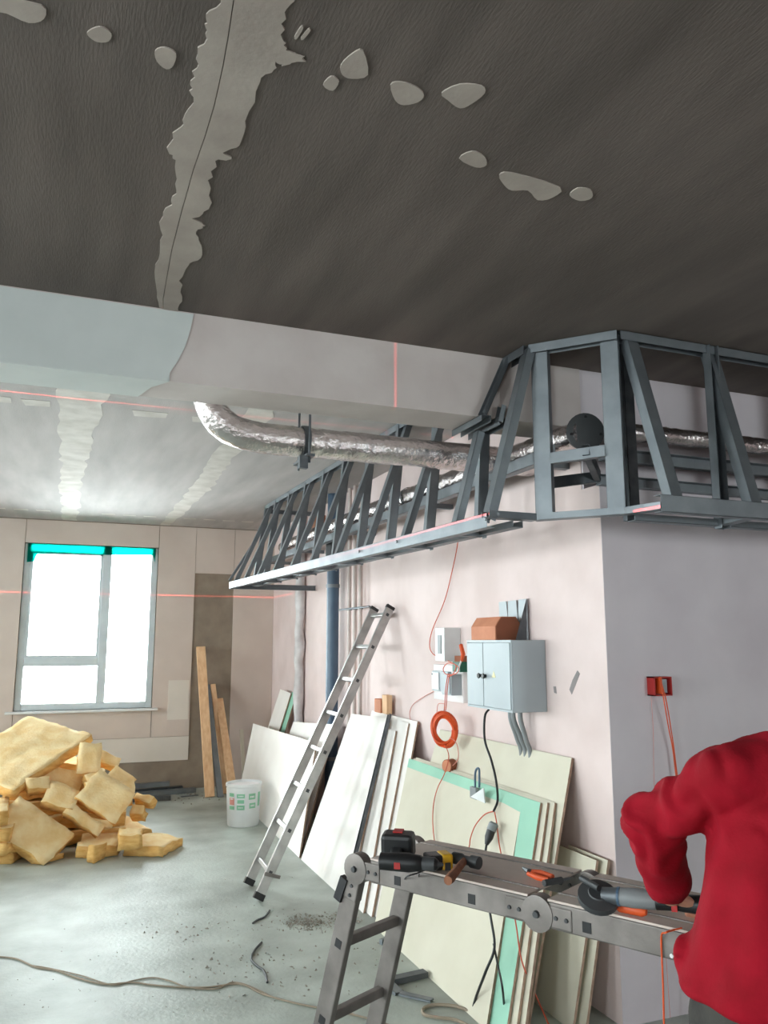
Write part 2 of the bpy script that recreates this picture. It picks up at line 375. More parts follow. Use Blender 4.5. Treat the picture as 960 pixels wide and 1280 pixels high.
# ================================================================== METAL BULKHEAD FRAME
fr = thing('bulkhead_frame', 'galvanised stud frame of a bulkhead hanging from ceiling and beam along the right wall', 'metal frame', (1.7, 4, 2.1))
def tx(y): return 1.875 - .022 * (y - 3)            # top track line
def ix(y): return 1.80 - .030 * (y - 3)             # feet of the upright studs
def ox(y): return 1.605 - .040 * (y - 3)            # outer bottom rail
def zb(y): return 2.105 + .007 * (y - 3)
def fz(name, p, q, w, d, side, od, m='zinc', lab=None):
    o = MB().channel(p, q, w, d, side, od).build(name, m, fr)
    if lab: o['label'] = lab
    return o
YE = 7.65
Xv, Yv, Zv = V((1, 0, 0)), V((0, 1, 0)), V((0, 0, 1))
A = V((1.885, 2.985, 0)); B = V((2.145, 2.695, 0)); cd = (B - A).normalized(); cn = V((-cd.y, cd.x, 0)); cn = cn if cn.x < 0 else -cn
fz('top_track', (tx(BY1), BY1 + .01, H - .002), (tx(YE), YE, H - .002), .05, .04, Xv, -Zv)
fz('top_track', (tx(3), 2.985, H - .002), (tx(BY0), BY0 - .004, H - .002), .05, .04, Xv, -Zv)
fz('top_track', A + V((0, 0, H - .002)), B + V((0, 0, H - .002)), .05, .04, cn, -Zv)
fz('top_track', (2.145, 2.70, H - .002), (RX - .1, 2.70, H - .002), .05, .04, Yv, -Zv)
fz('outer_rail', (ox(2.92), 2.92, zb(2.92)), (ox(YE), YE, zb(YE)), .06, .04, Zv, Xv)
fz('inner_rail', (ix(2.99), 2.99, zb(3) - .012), (ix(YE), YE, zb(YE) - .012), .05, .03, Xv, Zv)
fz('outer_rail', (2.16, 2.50, 2.145), (RX - .1, 2.50, 2.145), .07, .04, Zv, Yv)
fz('inner_rail', (2.17, 2.70, 2.10), (RX - .1, 2.70, 2.10), .05, .03, Yv, Zv)
# chamfered corner: two full-height studs, the sill under them and the short returns
c0 = A + V((0, 0, 2.125)); c1 = B + V((0, 0, 2.125))
fz('corner_stud', A + cd * .04 + V((0, 0, 2.13)), A + cd * .04 + V((0, 0, H - .005)), .075, .05, cd, -cn)
fz('corner_stud', B - cd * .04 + V((0, 0, 2.13)), B - cd * .04 + V((0, 0, H - .005)), .075, .05, cd, -cn)
fz('corner_sill', c0, c1, .05, .03, cn, Zv)
fz('corner_rail', A + cd * .075 + V((0, 0, 2.40)), B - cd * .06 + V((0, 0, 2.41)), .05, .03, Zv, -cn)
fz('return_rail', (ox(2.93), 2.93, 2.115), c0, .05, .03, Yv, Zv)
fz('return_rail', (2.18, 2.505, 2.12), c1 + V((0, .01, 0)), .05, .03, Xv, Zv)
fz('upright_stud', (2.19, 2.75, 2.11), (2.19, 2.75, H - .005), .05, .05, Yv, Xv, 'zinc_dark')
# wall rails
fz('duct_rail', (2.03, WY - .02, 2.468), (2.03, 9.0, 2.49), .06, .05, Zv, Xv)
for yb in (3.3, 4.6, 6.0, 7.4, 8.6): fz('rail_bracket', (2.035, yb, 2.45), (WX - .002, yb, 2.45), .04, .03, Yv, Zv)
fz('wall_rail', (WX, WY - .003, 2.47), (RX - .1, WY - .003, 2.47), .06, .04, Zv, -Yv)
fz('wall_rail', (WX - .02, WY - .003, 2.345), (RX - .1, WY - .003, 2.345), .05, .04, Zv, -Yv)
fz('brace', (1.93, 3.02, 2.30), (WX - .02, 3.02, 2.36), .05, .03, Zv, Yv, 'zinc_dark')
fz('brace', (WX - .02, WY - .04, 2.36), (2.05, 2.80, 2.42), .05, .03, Zv, Yv, 'zinc_dark')
# ribs along the long side: upright stud, inclined strut and a short foot piece each
ribs = [3.30, 3.86, 4.38, 4.87, 5.36, 5.82, 6.30, 6.78, 7.24, YE - .03]
for i, y in enumerate(ribs):
    under = BY0 - .05 < y < BY1 + .05
    xt, top = tx(y), H - .006
    if i == 0: xt, top = 1.82, BZ - .04
    fz('upright_stud', (ix(y), y, zb(y) - .02), (xt, y, top), .05, .04, Xv, Yv, 'zinc')
    ys = y - .055
    fz('inclined_strut', (ox(ys) + .012, ys, zb(ys) + .0), ((xt if i else 1.74), ys, top - .01), .05, .035, Yv, Xv)
    if i < len(ribs) - 1: fz('foot_piece', (ox(y) + .02, y, zb(y) - .02), (ix(y), y, zb(y) - .02), .04, .03, Yv, Zv)
fz('end_rail', (ox(YE), YE, zb(YE) - .01), (WX - .005, YE, zb(YE) - .01), .05, .04, Zv, -Yv)
fz('end_rail', (tx(YE), YE, H - .06), (WX - .005, YE, H - .06), .04, .03, Zv, -Yv)
fz('splice_plate', (ox(YE) - .01, YE - .02, zb(YE) + .05), (tx(YE) - .14, YE - .02, zb(YE) + .42), .05, .02, Yv, Xv)
# first rib in front of the beam and the steps over the beam
fz('inclined_strut', (ox(2.95) + .012, 2.96, 2.115), (tx(3) - .015, 2.99, H - .02), .055, .04, Yv, Xv)
fz('beam_stud', (1.73, BY0 - .03, BZ - .005), (1.865, BY0 - .03, H - .02), .045, .025, Yv, -Xv)
fz('beam_stud', (1.815, BY0 - .03, BZ - .03), (1.835, BY0 - .03, H - .25), .04, .025, Yv, -Xv)
fz('beam_track', (1.73, BY0 - .045, BZ - .003), (1.73, BY1 + .01, BZ - .003), .05, .03, Xv, -Zv)
fz('beam_track', (1.82, BY0 - .045, BZ - .003), (1.82, BY1 + .01, BZ - .003), .05, .04, Xv, -Zv)
# ribs along the return wall
for x in (2.24, 2.66, 3.10, 3.55):
    if x > 2.3: fz('upright_stud', (x - .02, 2.70, 2.09), (x - .02, 2.70, H - .006), .05, .045, Xv, -Yv)
    fz('inclined_strut', (x + .03, 2.515, 2.13), (x + .0 - (.03 if x < 2.3 else 0), 2.685, H - .02), .055, .05, Xv, Yv)
    if x > 2.3: fz('foot_piece', (x - .02, 2.70, 2.10), (x + .02, 2.52, 2.12), .05, .03, Xv, Zv)
for y in (2.92, 3.81, 4.33):
    MB().lathe((ox(y) - .004, y, zb(y) + .005), (-1, 0, 0), [(0, .008), (.005, .008), (.007, .004)], 8).build('screw', 'zinc', fr)
MB().lathe((1.66, 2.92, 2.135), (-.5, -1, 0), [(0, .012), (.006, .012), (.009, .005)], 10).build('screw', 'zinc', fr)
# ================================================================== DUCTS
def duct(name, label, path, r, k=4, seg=20, cat='duct', wr=.0022):
    c = curve(path, k)
    # resample and crinkle the foil
    pts = [c[0]]
    for p in c[1:]:
        while (p - pts[-1]).length > .03: pts.append(pts[-1] + (p - pts[-1]).normalized() * .03)
    mb = MB().tube(pts, r, seg)
    cen = []
    for i in range(len(mb.v)):
        ci = pts[min(i // seg, len(pts) - 1)]; d = (mb.v[i] - ci)
        k1 = noise.noise(mb.v[i] * 22) + .6 * noise.noise(mb.v[i] * 55)
        mb.v[i] = ci + d * (1 + k1 * wr / r * 2.2)
    o = mb.build(name, 'foil', smooth=True)
    return tag(o, label, cat)
DY = 3.62; DZ = 2.548
path = [(.53, DY, H + .0), (.535, DY, H - .13), (.56, DY, H - .25), (.625, DY, H - .335), (.73, DY, DZ + .008), (.9, DY, DZ), (1.2, DY, DZ), (1.6, DY, DZ), (2.0, DY, DZ), (WX - .004, DY, DZ)]
path[0] = (.53, DY, H - .003)
d1 = duct('ventilation_duct', 'foil-wrapped duct with an elbow passing behind the ceiling beam', path, .072)
# hanger of the duct
hg = thing('duct_hanger', 'dark steel clamp with two threaded rods holding the elbowed foil duct', 'bracket', (1.01, DY, DZ))
hx = 1.01
ring = [V((hx, DY + .078 * math.cos(a), DZ + .078 * math.sin(a))) for a in [i * math.pi / 12 for i in range(25)]]
mbr = MB()
for i in range(24): mbr.bar(ring[i], ring[i + 1], .03, .004, Xv)
mbr.build('clamp_ring', 'zinc_dark', hg)
for dy in (-.095, .095): MB().tube([(hx, DY + dy, DZ - .12), (hx, DY + dy, H - .002)], .006, 8).build('threaded_rod', 'zinc_dark', hg)
MB().box(hx - .02, hx + .02, DY - .12, DY + .12, DZ - .092, DZ - .08).build('cross_bar', 'zinc_dark', hg)
MB().box(hx - .05, hx - .01, DY - .11, DY - .08, DZ - .15, DZ - .09).build('hook_plate', 'zinc_dark', hg)
# long duct inside the frame, ending in a round cap
d2 = duct('ventilation_duct', 'silver foil duct lying inside the bulkhead frame along the right wall', [(2.12, 2.93, 2.535), (2.11, 3.4, 2.545), (2.11, 4.2, 2.56), (2.11, 5.6, 2.585), (2.11, 7.2, 2.60), (2.11, 8.3, 2.60)], .06)
cap = thing('end_cover', 'round grey end cap with three screw holes closing the foil duct', 'cap', (2.12, 2.93, 2.53))
cax = V((-.35, -1, -.05)).normalized(); cc = V((2.122, 2.925, 2.535))
MB().lathe(cc + cax * -.03, cax, [(0, .078), (.028, .08), (.03, .086), (.038, .086), (.04, .082)], 28).build('cap_disc', 'dark', cap, smooth=True)
cr = cax.cross(Zv).normalized(); cu = cr.cross(cax)
for a in (90, 190, 350):
    p = cc + cax * .009 + (cr * -math.cos(math.radians(a)) + cu * math.sin(math.radians(a))) * .068
    MB().lathe(p, cax, [(0, .007), (.004, .007)], 8).build('screw', 'black', cap)
d3 = duct('ventilation_duct', 'narrow foil duct running on behind the corner studs in front of the return wall', [(2.33, 2.93, 2.56), (3, 2.93, 2.565), (4.5, 2.93, 2.57), (RX - .3, 2.93, 2.57)], .04)
MB_ = MB()
# strap round the long duct
st = [V((2.11 + .066 * math.cos(a), 4.9, 2.572 + .066 * math.sin(a))) for a in [i * math.pi / 10 for i in range(21)]]
for i in range(20): MB_.bar(st[i], st[i + 1], .02, .003, Yv)
tag(MB_.build('duct_strap', 'dark'), 'black strap loop round the silver duct inside the frame', 'strap')
# ================================================================== PIPES on the long wall
pp = thing('riser_pipe', 'thick blue-grey plastic riser pipe going up into the metal frame', 'pipe', (2.17, 6.8, 0))
MB().tube([(2.19, 6.82, .001), (2.19, 6.82, H - .002)], .055, 16).build('pipe', 'pipe_blue', pp, smooth=True)
for z in (2.08, .6):
    MB().lathe((2.19, 6.82, z), (0, 0, 1), [(0, .058), (0, .062), (.03, .062), (.03, .058)], 16).build('clamp', 'zinc', pp, smooth=True)
MB().lathe((2.19, 6.82, 2.36), (0, 0, 1), [(0, .056), (.0, .068), (.12, .068), (.12, .056)], 16).build('coupling', 'dark', pp, smooth=True)
pos = ['nearest the blue-grey riser', 'in the middle of the three', 'farthest right of the three']
for i, y in enumerate((6.50, 6.36, 6.22)):
    p = thing('riser_pipe', 'thin pale riser pipe ' + pos[i], 'pipe', (2.235, y, 0), 'thin riser pipes on the right wall')
    MB().tube([(2.235, y, .001), (2.235, y, H - .002)], .017, 10).build('pipe', 'pipe_pale', p, smooth=True)
    MB().lathe((2.235, y, 1.87), (0, 0, 1), [(0, .018), (0, .024), (.02, .024), (.02, .018)], 10).build('clamp', 'zinc', p)
MB2 = MB().tube([(2.215, 6.70, 1.88), (2.215, 5.95, 1.88)], .008, 8)
tag(MB2.build('pipe_support_rail', 'zinc'), 'horizontal metal rail holding the thin riser pipes', 'rail')
wp = [(2.222 + .006 * math.sin(i * 1.7), 8.02 + .014 * math.sin(i * 2.3), .002 + i * .1) for i in range(30)]
tag(MB().tube(wp, [.048 + .006 * math.sin(i * 1.3) for i in range(30)], 12).build('wrapped_pipe', 'wrap', smooth=True), 'riser pipe in crumpled white wrapping beyond the blue-grey riser', 'pipe')
jb = thing('junction_box', 'brown junction box on the wall seen through the far frame struts', 'electrical box', (2.25, 7.6, 2.64))
MB().box(2.18, WX - .001, 7.35, 7.55, 2.66, 2.82).build('body', 'card_dark', jb, bevel=.005); MB().box(2.174, 2.18, 7.36, 7.54, 2.67, 2.81).build('lid', 'wood_old', jb)
# ================================================================== PLASTERBOARD STACKS
def board(label, b0, b1, t0, t1, m='board', th=.0125, cut='cut', group=None):
    b0, b1, t0, t1 = V(b0), V(b1), V(t0), V(t1)
    n = (b1 - b0).cross(t0 - b0).normalized(); n = n if n.x > 0 else -n
    mb = MB(); mb.prism([b0, b1, t1, t0], n * th)
    mb.mi = [0, 0] + [1] * (len(mb.f) - 2)
    o = mb.build('plasterboard', [m, cut])
    return tag(o, label, 'plasterboard', group or 'plasterboards leaning on the right wall')
# far stack, left of the ladder
board('front pale plasterboard of the far stack, its left edge above the white bucket', (1.755, 8.62, .001), (1.73, 6.15, .001), (1.895, 8.60, .755), (1.93, 6.42, .80), 'board_white')
board('tall narrow plasterboard standing highest in the far corner stack', (1.86, 8.72, .001), (1.86, 8.22, .001), (2.20, 8.68, 1.10), (2.20, 8.24, 1.08), 'board_white')
board('green moisture board showing a thin strip beside the tallest far board', (1.89, 8.30, .001), (1.89, 8.10, .001), (2.222, 8.28, 1.09), (2.222, 8.10, 1.09), 'board_green')
board('cream plasterboard with a low level top behind the far stack front board', (1.84, 7.93, .001), (1.84, 7.3, .001), (2.19, 7.93, .83), (2.19, 7.42, .815), 'board')
board('pale plasterboard half hidden behind the upper rungs of the leaning ladder', (1.80, 7.7, .001), (1.78, 6.28, .001), (2.10, 7.75, .84), (2.115, 6.5, .93), 'board_white')
# middle stack, right of the ladder
board('broad white plasterboard right of the leaning ladder, its left corner clipped', (1.73, 6.10, .001), (1.73, 5.02, .001), (2.19, 6.30, 1.03), (2.19, 5.50, 1.06), 'board_white')
board('white plasterboard right of the long grey profile, with brown cut edge', (1.752, 5.45, .001), (1.752, 4.80, .001), (2.185, 5.75, .98), (2.185, 5.34, .99), 'board_white')
board('narrow white plasterboard second from the right in the middle stack', (1.775, 5.2, .001), (1.775, 4.72, .001), (2.232, 5.6, 1.06), (2.232, 5.22, 1.05), 'board_white')
board('rearmost white plasterboard of the middle stack, against the wall under the orange block', (1.80, 5.6, .001), (1.80, 4.62, .001), (2.255, 6.0, 1.075), (2.255, 5.12, 1.07), 'board_white')
# near stack, in front of the panel
board('large beige plasterboard at the front of the near stack below the panel', (1.73, 4.56, .001), (1.73, 3.24, .001), (2.115, 4.97, .80), (2.115, 3.56, .795), 'board')
board('green moisture board whose edge stands out behind the large beige board', (1.75, 4.58, .001), (1.75, 3.12, .001), (2.14, 5.0, .85), (2.14, 3.42, .85), 'board_green')
board('second beige board from the front behind the green moisture board', (1.77, 4.56, .001), (1.77, 3.08, .001), (2.157, 4.96, .855), (2.157, 3.385, .855), 'board')
board('third beige board behind the green one, its right edge nearest the pillar corner', (1.79, 4.56, .001), (1.79, 3.05, .001), (2.174, 4.96, .86), (2.174, 3.35, .86), 'board')
board('tall beige plasterboard against the wall under the panel conduits', (1.87, 4.75, .001), (1.87, 3.15, .001), (2.263, 4.78, 1.05), (2.263, 3.33, 1.06), 'board')
board('narrow cream offcut at the foot of the pillar corner, below the angle grinder', (2.06, 3.42, .001), (2.06, 3.10, .001), (2.215, 3.42, .66), (2.215, 3.10, .66), 'board')
board('thin cream offcut behind the narrow one beside the pillar corner', (2.10, 3.36, .001), (2.10, 3.066, .001), (2.25, 3.36, .665), (2.25, 3.066, .665), 'board')
# long profile leaning on the middle stack
p0, p1 = V((1.695, 4.98, .002)), V((2.185, 5.43, 1.09))
tag(MB().channel(p0, p1, .03, .02, Yv, -Xv).build('metal_profile', 'zinc_dark'), 'long dark metal profile leaning across the white boards right of the ladder', 'metal profile')
# ================================================================== LEANING LADDER
ld = thing('ladder', 'aluminium eight-rung ladder leaning on the right wall over the boards', 'ladder', (1.22, 5.42, 0))
f1, f2 = V((1.222, 5.586, .012)), V((1.213, 5.25, .012)); g1, g2 = V((2.235, 5.885, 1.866)), V((2.235, 5.552, 1.866))
ax = (g1 - f1).normalized(); sd = Yv
for f, g in ((f1, g1), (f2, g2)):
    r = MB().bar(f + ax * .03, g - ax * .02, .025, .062, sd).build('rail', 'alu', ld, bevel=.003)
    MB().bar(f, f + ax * .04, .03, .068, sd).build('foot_cap', 'black', r)
    MB().bar(g - ax * .025, g, .029, .066, sd).build('end_cap', 'black', r)
L0 = (g1 - f1).length
for k in range(8):
    t = (.17 + .27 * k) / L0
    a, b = f1.lerp(g1, t), f2.lerp(g2, t)
    rg = MB().bar(a, b, .028, .028, ax).build('rung', 'alu', ld, bevel=.004)
    MB().bar(b - sd * .012, b - sd * .0145, .022, .022, ax).build('rung_end', 'dark', rg)
a = f2 + ax * .17 + V((-.04, -.02, 0))
MB().bar(a, a + V((.10, -.004, -.03)), .012, .02, sd).build('hook', 'alu_worn', ld)
# ================================================================== BUCKET
bk = thing('bucket', 'white plastic bucket with green print standing before the far plasterboards', 'bucket', (1.565, 7.42, 0))
o = (1.565, 7.42, 0)
MB().lathe(o, (0, 0, 1), [(.001, .135), (.02, .14), (.335, .155), (.34, .162), (.36, .162), (.362, .155), (.34, .150), (.03, .132)], 28).build('body', 'white', bk, smooth=True)
MB().lathe((1.565, 7.42, .335), (0, 0, 1), [(0, .149), (.006, .149)], 28).build('contents', 'primer_wall', bk)
def arc_patch(a0, a1, z0, z1, nm, m):
    mb = MB(); n = 5; rr = lambda z: .1405 + .015 * (z - .02) / .315
    for i in range(n):
        qa, qb = a0 + (a1 - a0) * i / n, a0 + (a1 - a0) * (i + 1) / n
        vs = []
        for z in (z0, z1):
            for q in (qa, qb):
                q = math.radians(q); r = rr(z) + .0012; vs.append((1.565 + r * math.cos(q), 7.42 + r * math.sin(q), z))
        mb.add(vs, [(0, 1, 3, 2)])
    mb.build(nm, m, bk)
for a0, a1, z0, z1, m in ((205, 225, .26, .29, 'label_green'), (205, 226, .19, .25, 'label_red'), (204, 226, .15, .18, 'label_green'), (208, 222, .235, .245, 'white'),
                          (235, 262, .25, .285, 'label_green'), (237, 260, .205, .235, 'label_green'), (235, 262, .15, .19, 'label_green'), (240, 258, .262, .272, 'white'), (239, 257, .165, .174, 'white'),
                          (275, 300, .235, .285, 'label_green'), (278, 302, .16, .205, 'label_green'), (280, 296, .25, .265, 'white'), (282, 298, .175, .19, 'white'), (312, 325, .17, .29, 'label_green')):
    arc_patch(a0, a1, z0, z1, 'printed_mark', m)
hd = curve([(1.565 - .164, 7.42, .33), (1.50, 7.30, .345), (1.565, 7.262, .352), (1.64, 7.30, .345), (1.565 + .164, 7.42, .33)], 6)
MB().tube(hd, .003, 6).build('handle', 'zinc', bk)
# ================================================================== PLANKS IN THE CORNER
def plank(name, label, pb, pt, w, d, m, cat='plank', rot=0.):
    s = V((math.cos(rot), math.sin(rot), 0))
    return tag(MB().bar(pb, pt, w, d, s).build(name, m, bevel=.003), label, cat)
plank('plank', 'tallest orange pine plank leaning in the far corner', (1.50, 8.80, .004), (1.43, 9.33, 1.55), .10, .03, 'wood')
plank('plank', 'middle pine plank half hidden behind the grey profile', (1.69, 8.93, .004), (1.585, 9.345, 1.13), .055, .028, 'wood')
plank('plank', 'shortest pine plank at the right of the corner planks', (1.735, 8.72, .004), (1.655, 9.32, .97), .085, .028, 'wood')
tag(MB().channel((1.607, 8.76, .004), (1.52, 9.34, 1.13), .06, .04, Xv, Yv).build('metal_profile', 'zinc'), 'grey metal profile standing between the corner planks', 'metal profile')
tag(MB().channel((1.93, 9.1, .004), (1.93, 9.36, .62), .04, .02, Xv, Yv).build('metal_profile', 'board'), 'short pale strip leaning on the far wall right of the planks', 'metal profile')
# metal profiles lying along the far wall
for (a, b, w, lab, m) in (((.55, 9.22, .03), (1.28, 9.30, .03), .075, 'grey metal profile lying nearest the far wall behind the wool', 'zinc_dark'),
                       ((.60, 9.08, .03), (1.40, 9.14, .03), .075, 'grey metal profile lying second from the far wall', 'zinc'),
                       ((.70, 9.19, .10), (1.13, 9.21, .10), .06, 'short grey profile on top of the lying profiles', 'zinc'),
                       ((.62, 8.86, .03), (1.10, 8.80, .03), .085, 'dark steel profile end lying beside the wool slabs', 'zinc_dark'),
                       ((1.22, 8.92, .012), (1.40, 8.95, .012), .03, 'small shiny strip of metal on the floor by the tallest plank', 'zinc')):
    h = .02 if w > .05 else .008
    tag(MB().channel((a[0], a[1], a[2] + (h if w > .05 else -.004)), (b[0], b[1], b[2] + (h if w > .05 else -.004)), w, .045 if w > .05 else .006, Yv, -Zv).build('metal_profile', m), lab, 'metal profile', 'metal profiles lying by the far wall')
# ================================================================== MINERAL WOOL PILE
def slab(label, P0, P1, P2, t, flip=False):
    P0, P1, P2 = V(P0), V(P1), V(P2)
    a = P1 - P0; b = P2 - P0; b = b - a * (a.dot(b) / a.dot(a))
    n = a.cross(b).normalized(); vdir = (P0 - EYE)
    if n.dot(vdir) < 0: n = -n
    if flip: n = -n
    bm = bmesh.new()
    na, nb, nt = max(3, int(a.length / .045)), max(3, int(b.length / .045)), max(2, int(t / .04))
    bmesh.ops.create_cube(bm, size=1, matrix=Matrix.Translation((.5, .5, .5)))
    me = bpy.data.meshes.new('wool_slab')
    # gridded box
    bm.clear()
    def grid(o, u, v, nu, nv):
        vs = [[bm.verts.new(o + u * (i / nu) + v * (j / nv)) for j in range(nv + 1)] for i in range(nu + 1)]
        return [bm.faces.new((vs[i][j], vs[i + 1][j], vs[i + 1][j + 1], vs[i][j + 1])) for i in range(nu) for j in range(nv)]
    c = n * t
    fs = grid(P0, a, b, na, nb) + grid(P0 + c, a, b, na, nb)
    es = grid(P0, a, c, na, nt) + grid(P0 + b, a, c, na, nt) + grid(P0, b, c, nb, nt) + grid(P0 + a, b, c, nb, nt)
    for f in es: f.material_index = 1
    bmesh.ops.remove_doubles(bm, verts=bm.verts, dist=.002)
    sd = random.uniform(0, 50)
    ctr = P0 + a / 2 + b / 2 + c / 2
    for v in bm.verts:
        q = v.co + V((sd, sd, sd))
        d = V((noise.noise(q * 9), noise.noise(q * 9 + V((7, 0, 0))), noise.noise(q * 9 + V((0, 9, 0))))) * .018
        d += V((noise.noise(q * 30), noise.noise(q * 30 + V((7, 0, 0))), noise.noise(q * 30 + V((0, 9, 0))))) * .010
        d += n * noise.noise(q * 2.5) * .03
        v.co += d - (v.co - ctr).normalized() * .006
        v.co.z = max(v.co.z, .002)
    bmesh.ops.recalc_face_normals(bm, faces=bm.faces)
    zz = min(v.co.z for v in bm.verts); base = V((ctr.x, ctr.y, zz))
    for v in bm.verts: v.co -= base
    for f in bm.faces: f.smooth = True
    bm.to_mesh(me); bm.free()
    me.materials.append(MT['wool']); me.materials.append(MT['wool_edge'])
    o = bpy.data.objects.new('wool_slab', me); COL.objects.link(o); o.location = base
    return tag(o, label, 'insulation', 'mineral wool slabs heaped below the window')
def Q(x, y, Y): return at_y(x / 3.692, 880 + y / 3.692, Y)
def QF(x, y, z=0.): return at_z(x / 3.692, 880 + y / 3.692, z)
slab('large top wool slab lying tilted over the heap, brightest in the window light', Q(60, 402, 6.95), Q(428, 135, 7.55), Q(-215, 270, 7.45), .07)
slab('big wool slab leaning at the front of the heap, corner on the floor', Q(95, 410, 6.98), Q(350, 592, 6.82), Q(5, 600, 6.72), .09)
slab('wool slab lying under the top slab with a dark gap above', Q(235, 350, 7.1), Q(385, 395, 7.05), Q(160, 440, 6.98), .09)
slab('wool slab facing out on the right of the heap', Q(400, 365, 7.05), Q(622, 340, 7.15), Q(335, 440, 6.98), .09)
slab('wool slab tilted down at the right of the heap above the lower flat ones', Q(345, 430, 6.98), Q(528, 555, 6.9), Q(470, 300, 7.12), .08)
slab('small wool block standing upright near the top right of the heap', Q(362, 175, 7.3), Q(470, 172, 7.3), Q(335, 322, 7.22), .10)
slab('pale wool piece lit from the window behind the upright block', Q(470, 208, 7.5), Q(565, 243, 7.5), Q(458, 262, 7.42), .10)
slab('small wool wedge below the upright block', Q(385, 325, 7.2), Q(470, 295, 7.25), Q(450, 392, 7.1), .08)
slab('wool slab with a pointed lower corner in the middle of the heap', Q(310, 470, 6.95), Q(480, 565, 6.85), Q(290, 480, 7.0), .09) if False else None
slab('wool slab with its lower corner hanging in the middle of the heap', Q(330, 450, 6.97), Q(490, 560, 6.9), Q(290, 500, 6.92), .08)
slab('dark-faced wool slab set back between the top slab and the upright block', Q(215, 260, 7.35), Q(395, 330, 7.35), Q(215, 390, 7.2), .09)
slab('long flat wool slab at the bottom right beside the steel profile', QF(430, 615, .09), QF(705, 575, .09), QF(450, 520, .09), .09)
slab('flat wool slab lying farthest right on the floor', QF(565, 652, .08), QF(752, 660, .08), QF(660, 598, .08), .08)
slab('small wool block on top of the slab farthest right', QF(545, 612, .17), QF(662, 604, .17), QF(545, 585, .17), .09)
slab('flat wool slab at the front right foot of the heap', QF(345, 660, .09), QF(545, 650, .09), QF(380, 605, .09), .09)
slab('thin wool offcut on the floor in front of the leaning slab', QF(80, 672, .045), QF(238, 700, .045), QF(110, 650, .045), .045)
slab('small wool block jutting from the right side of the heap', Q(608, 432, 7.3), Q(690, 462, 7.2), Q(612, 388, 7.35), .12)
slab('wool piece under the jutting block on the right side', Q(590, 500, 7.2), Q(655, 505, 7.15), Q(592, 460, 7.25), .14)
slab('upright wool strip between the front slabs', QF(402, 655, .12), QF(438, 660, .12), QF(402, 630, .12), .12)
slab('lowest flat wool slab at the left edge of the heap', QF(-120, 690, .08), QF(52, 690, .08), QF(-120, 640, .08), .08)
slab('second wool slab from the floor at the left edge', QF(-140, 640, .18), QF(40, 640, .18), QF(-130, 590, .18), .09)
slab('third wool slab from the floor at the left edge', QF(-150, 575, .28), QF(45, 570, .28), QF(-130, 530, .28), .09)
slab('uppermost wool slab of the left edge stack under the big top slab', QF(-160, 510, .40), QF(38, 495, .40), QF(-130, 450, .40), .10)
slab('torn-edged wool slab on the right flank of the heap catching the light', Q(545, 275, 7.25), Q(634, 350, 7.2), Q(500, 400, 7.05), .08)
slab('wool slab wedged below the middle slabs of the heap', QF(350, 560, .20), QF(520, 575, .16), QF(380, 520, .26), .09)
slab('short wool piece sticking out under the big top slab', Q(110, 345, 7.05), Q(225, 320, 7.1), Q(130, 400, 6.98), .09)
# the body of the heap behind
g = 'body of the heap'
for lab, x0, x1, y0, y1, z0 in (('broad wool slab on the floor inside the heap', -.5, .55, 7.1, 8.2, .002), ('second broad wool slab inside the heap', -.45, .55, 7.15, 8.1, .12),
                               ('third broad wool slab inside the heap', -.4, .5, 7.2, 8.1, .24), ('fourth broad wool slab inside the heap', -.4, .42, 7.28, 8.0, .36),
                               ('fifth broad wool slab inside the heap', -.38, .34, 7.4, 7.95, .48),
                               ('wool slab behind the right side of the heap, torn edge up', .38, .60, 7.25, 7.9, .24)):
    slab(lab, (x0, y0, z0 + .11), (x1, y0 + .03, z0 + .11), (x0 + .02, y1, z0 + .11), .10)
# ================================================================== THINGS ON THE LONG WALL
pn = thing('electrical_panel', 'grey two-door electrical panel mounted on the pinkish wall', 'electrical panel', (WX, 3.79, 1.255))
MB().box(2.085, WX - .001, 3.55, 4.03, 1.255, 1.612).build('body', 'panel', pn, bevel=.004)
MB().box(2.078, 2.085, 3.55, 4.03, 1.60, 1.612).box(2.078, 2.085, 3.55, 4.03, 1.255, 1.265).box(2.078, 2.085, 3.55, 3.558, 1.265, 1.60).box(2.078, 2.085, 4.02, 4.03, 1.265, 1.60).build('rim', 'panel', pn)
dl = MB().box(2.074, 2.084, 3.842, 4.018, 1.268, 1.598).build('door', 'panel', pn, bevel=.002)
dr = MB().box(2.074, 2.084, 3.560, 3.836, 1.268, 1.598).build('door', 'panel', pn, bevel=.002)
for par, y in ((dl, 3.862), (dr, 3.812)):
    k = MB().lathe((2.074, y, 1.425), (-1, 0, 0), [(0, .009), (.012, .009), (.014, .015), (.02, .013)], 12).build('knob', 'black', par); k['label'] = 'black knob'
    MB().box(2.058, 2.062, y - .004, y + .004, 1.414, 1.436).build('knob_wing', 'white', k) if False else None
MB().prism([(2.0738, 3.745, 1.42), (2.0738, 3.705, 1.42), (2.0738, 3.725, 1.455)], (-.0008, 0, 0)).build('warning_sticker', 'sticker', dr)['label'] = 'small yellow triangular sticker'
for i, (y, dx) in enumerate(((3.765, 0), (3.735, .0), (3.70, .02))):
    t = tag(MB().tube(curve([(2.19 + dx, y, 1.255), (2.19 + dx, y - .004, 1.2), (2.235, y - .012 * (i - 1), 1.10), (2.262, y - .012 * (i - 1), .98), (2.266, y - .012 * (i - 1), .45)], 4), .0125, 10).build('conduit', 'grey', smooth=True),
            ('left', 'middle', 'right')[i] + ' grey conduit of the three coming out under the electrical panel', 'conduit', 'conduits under the panel')
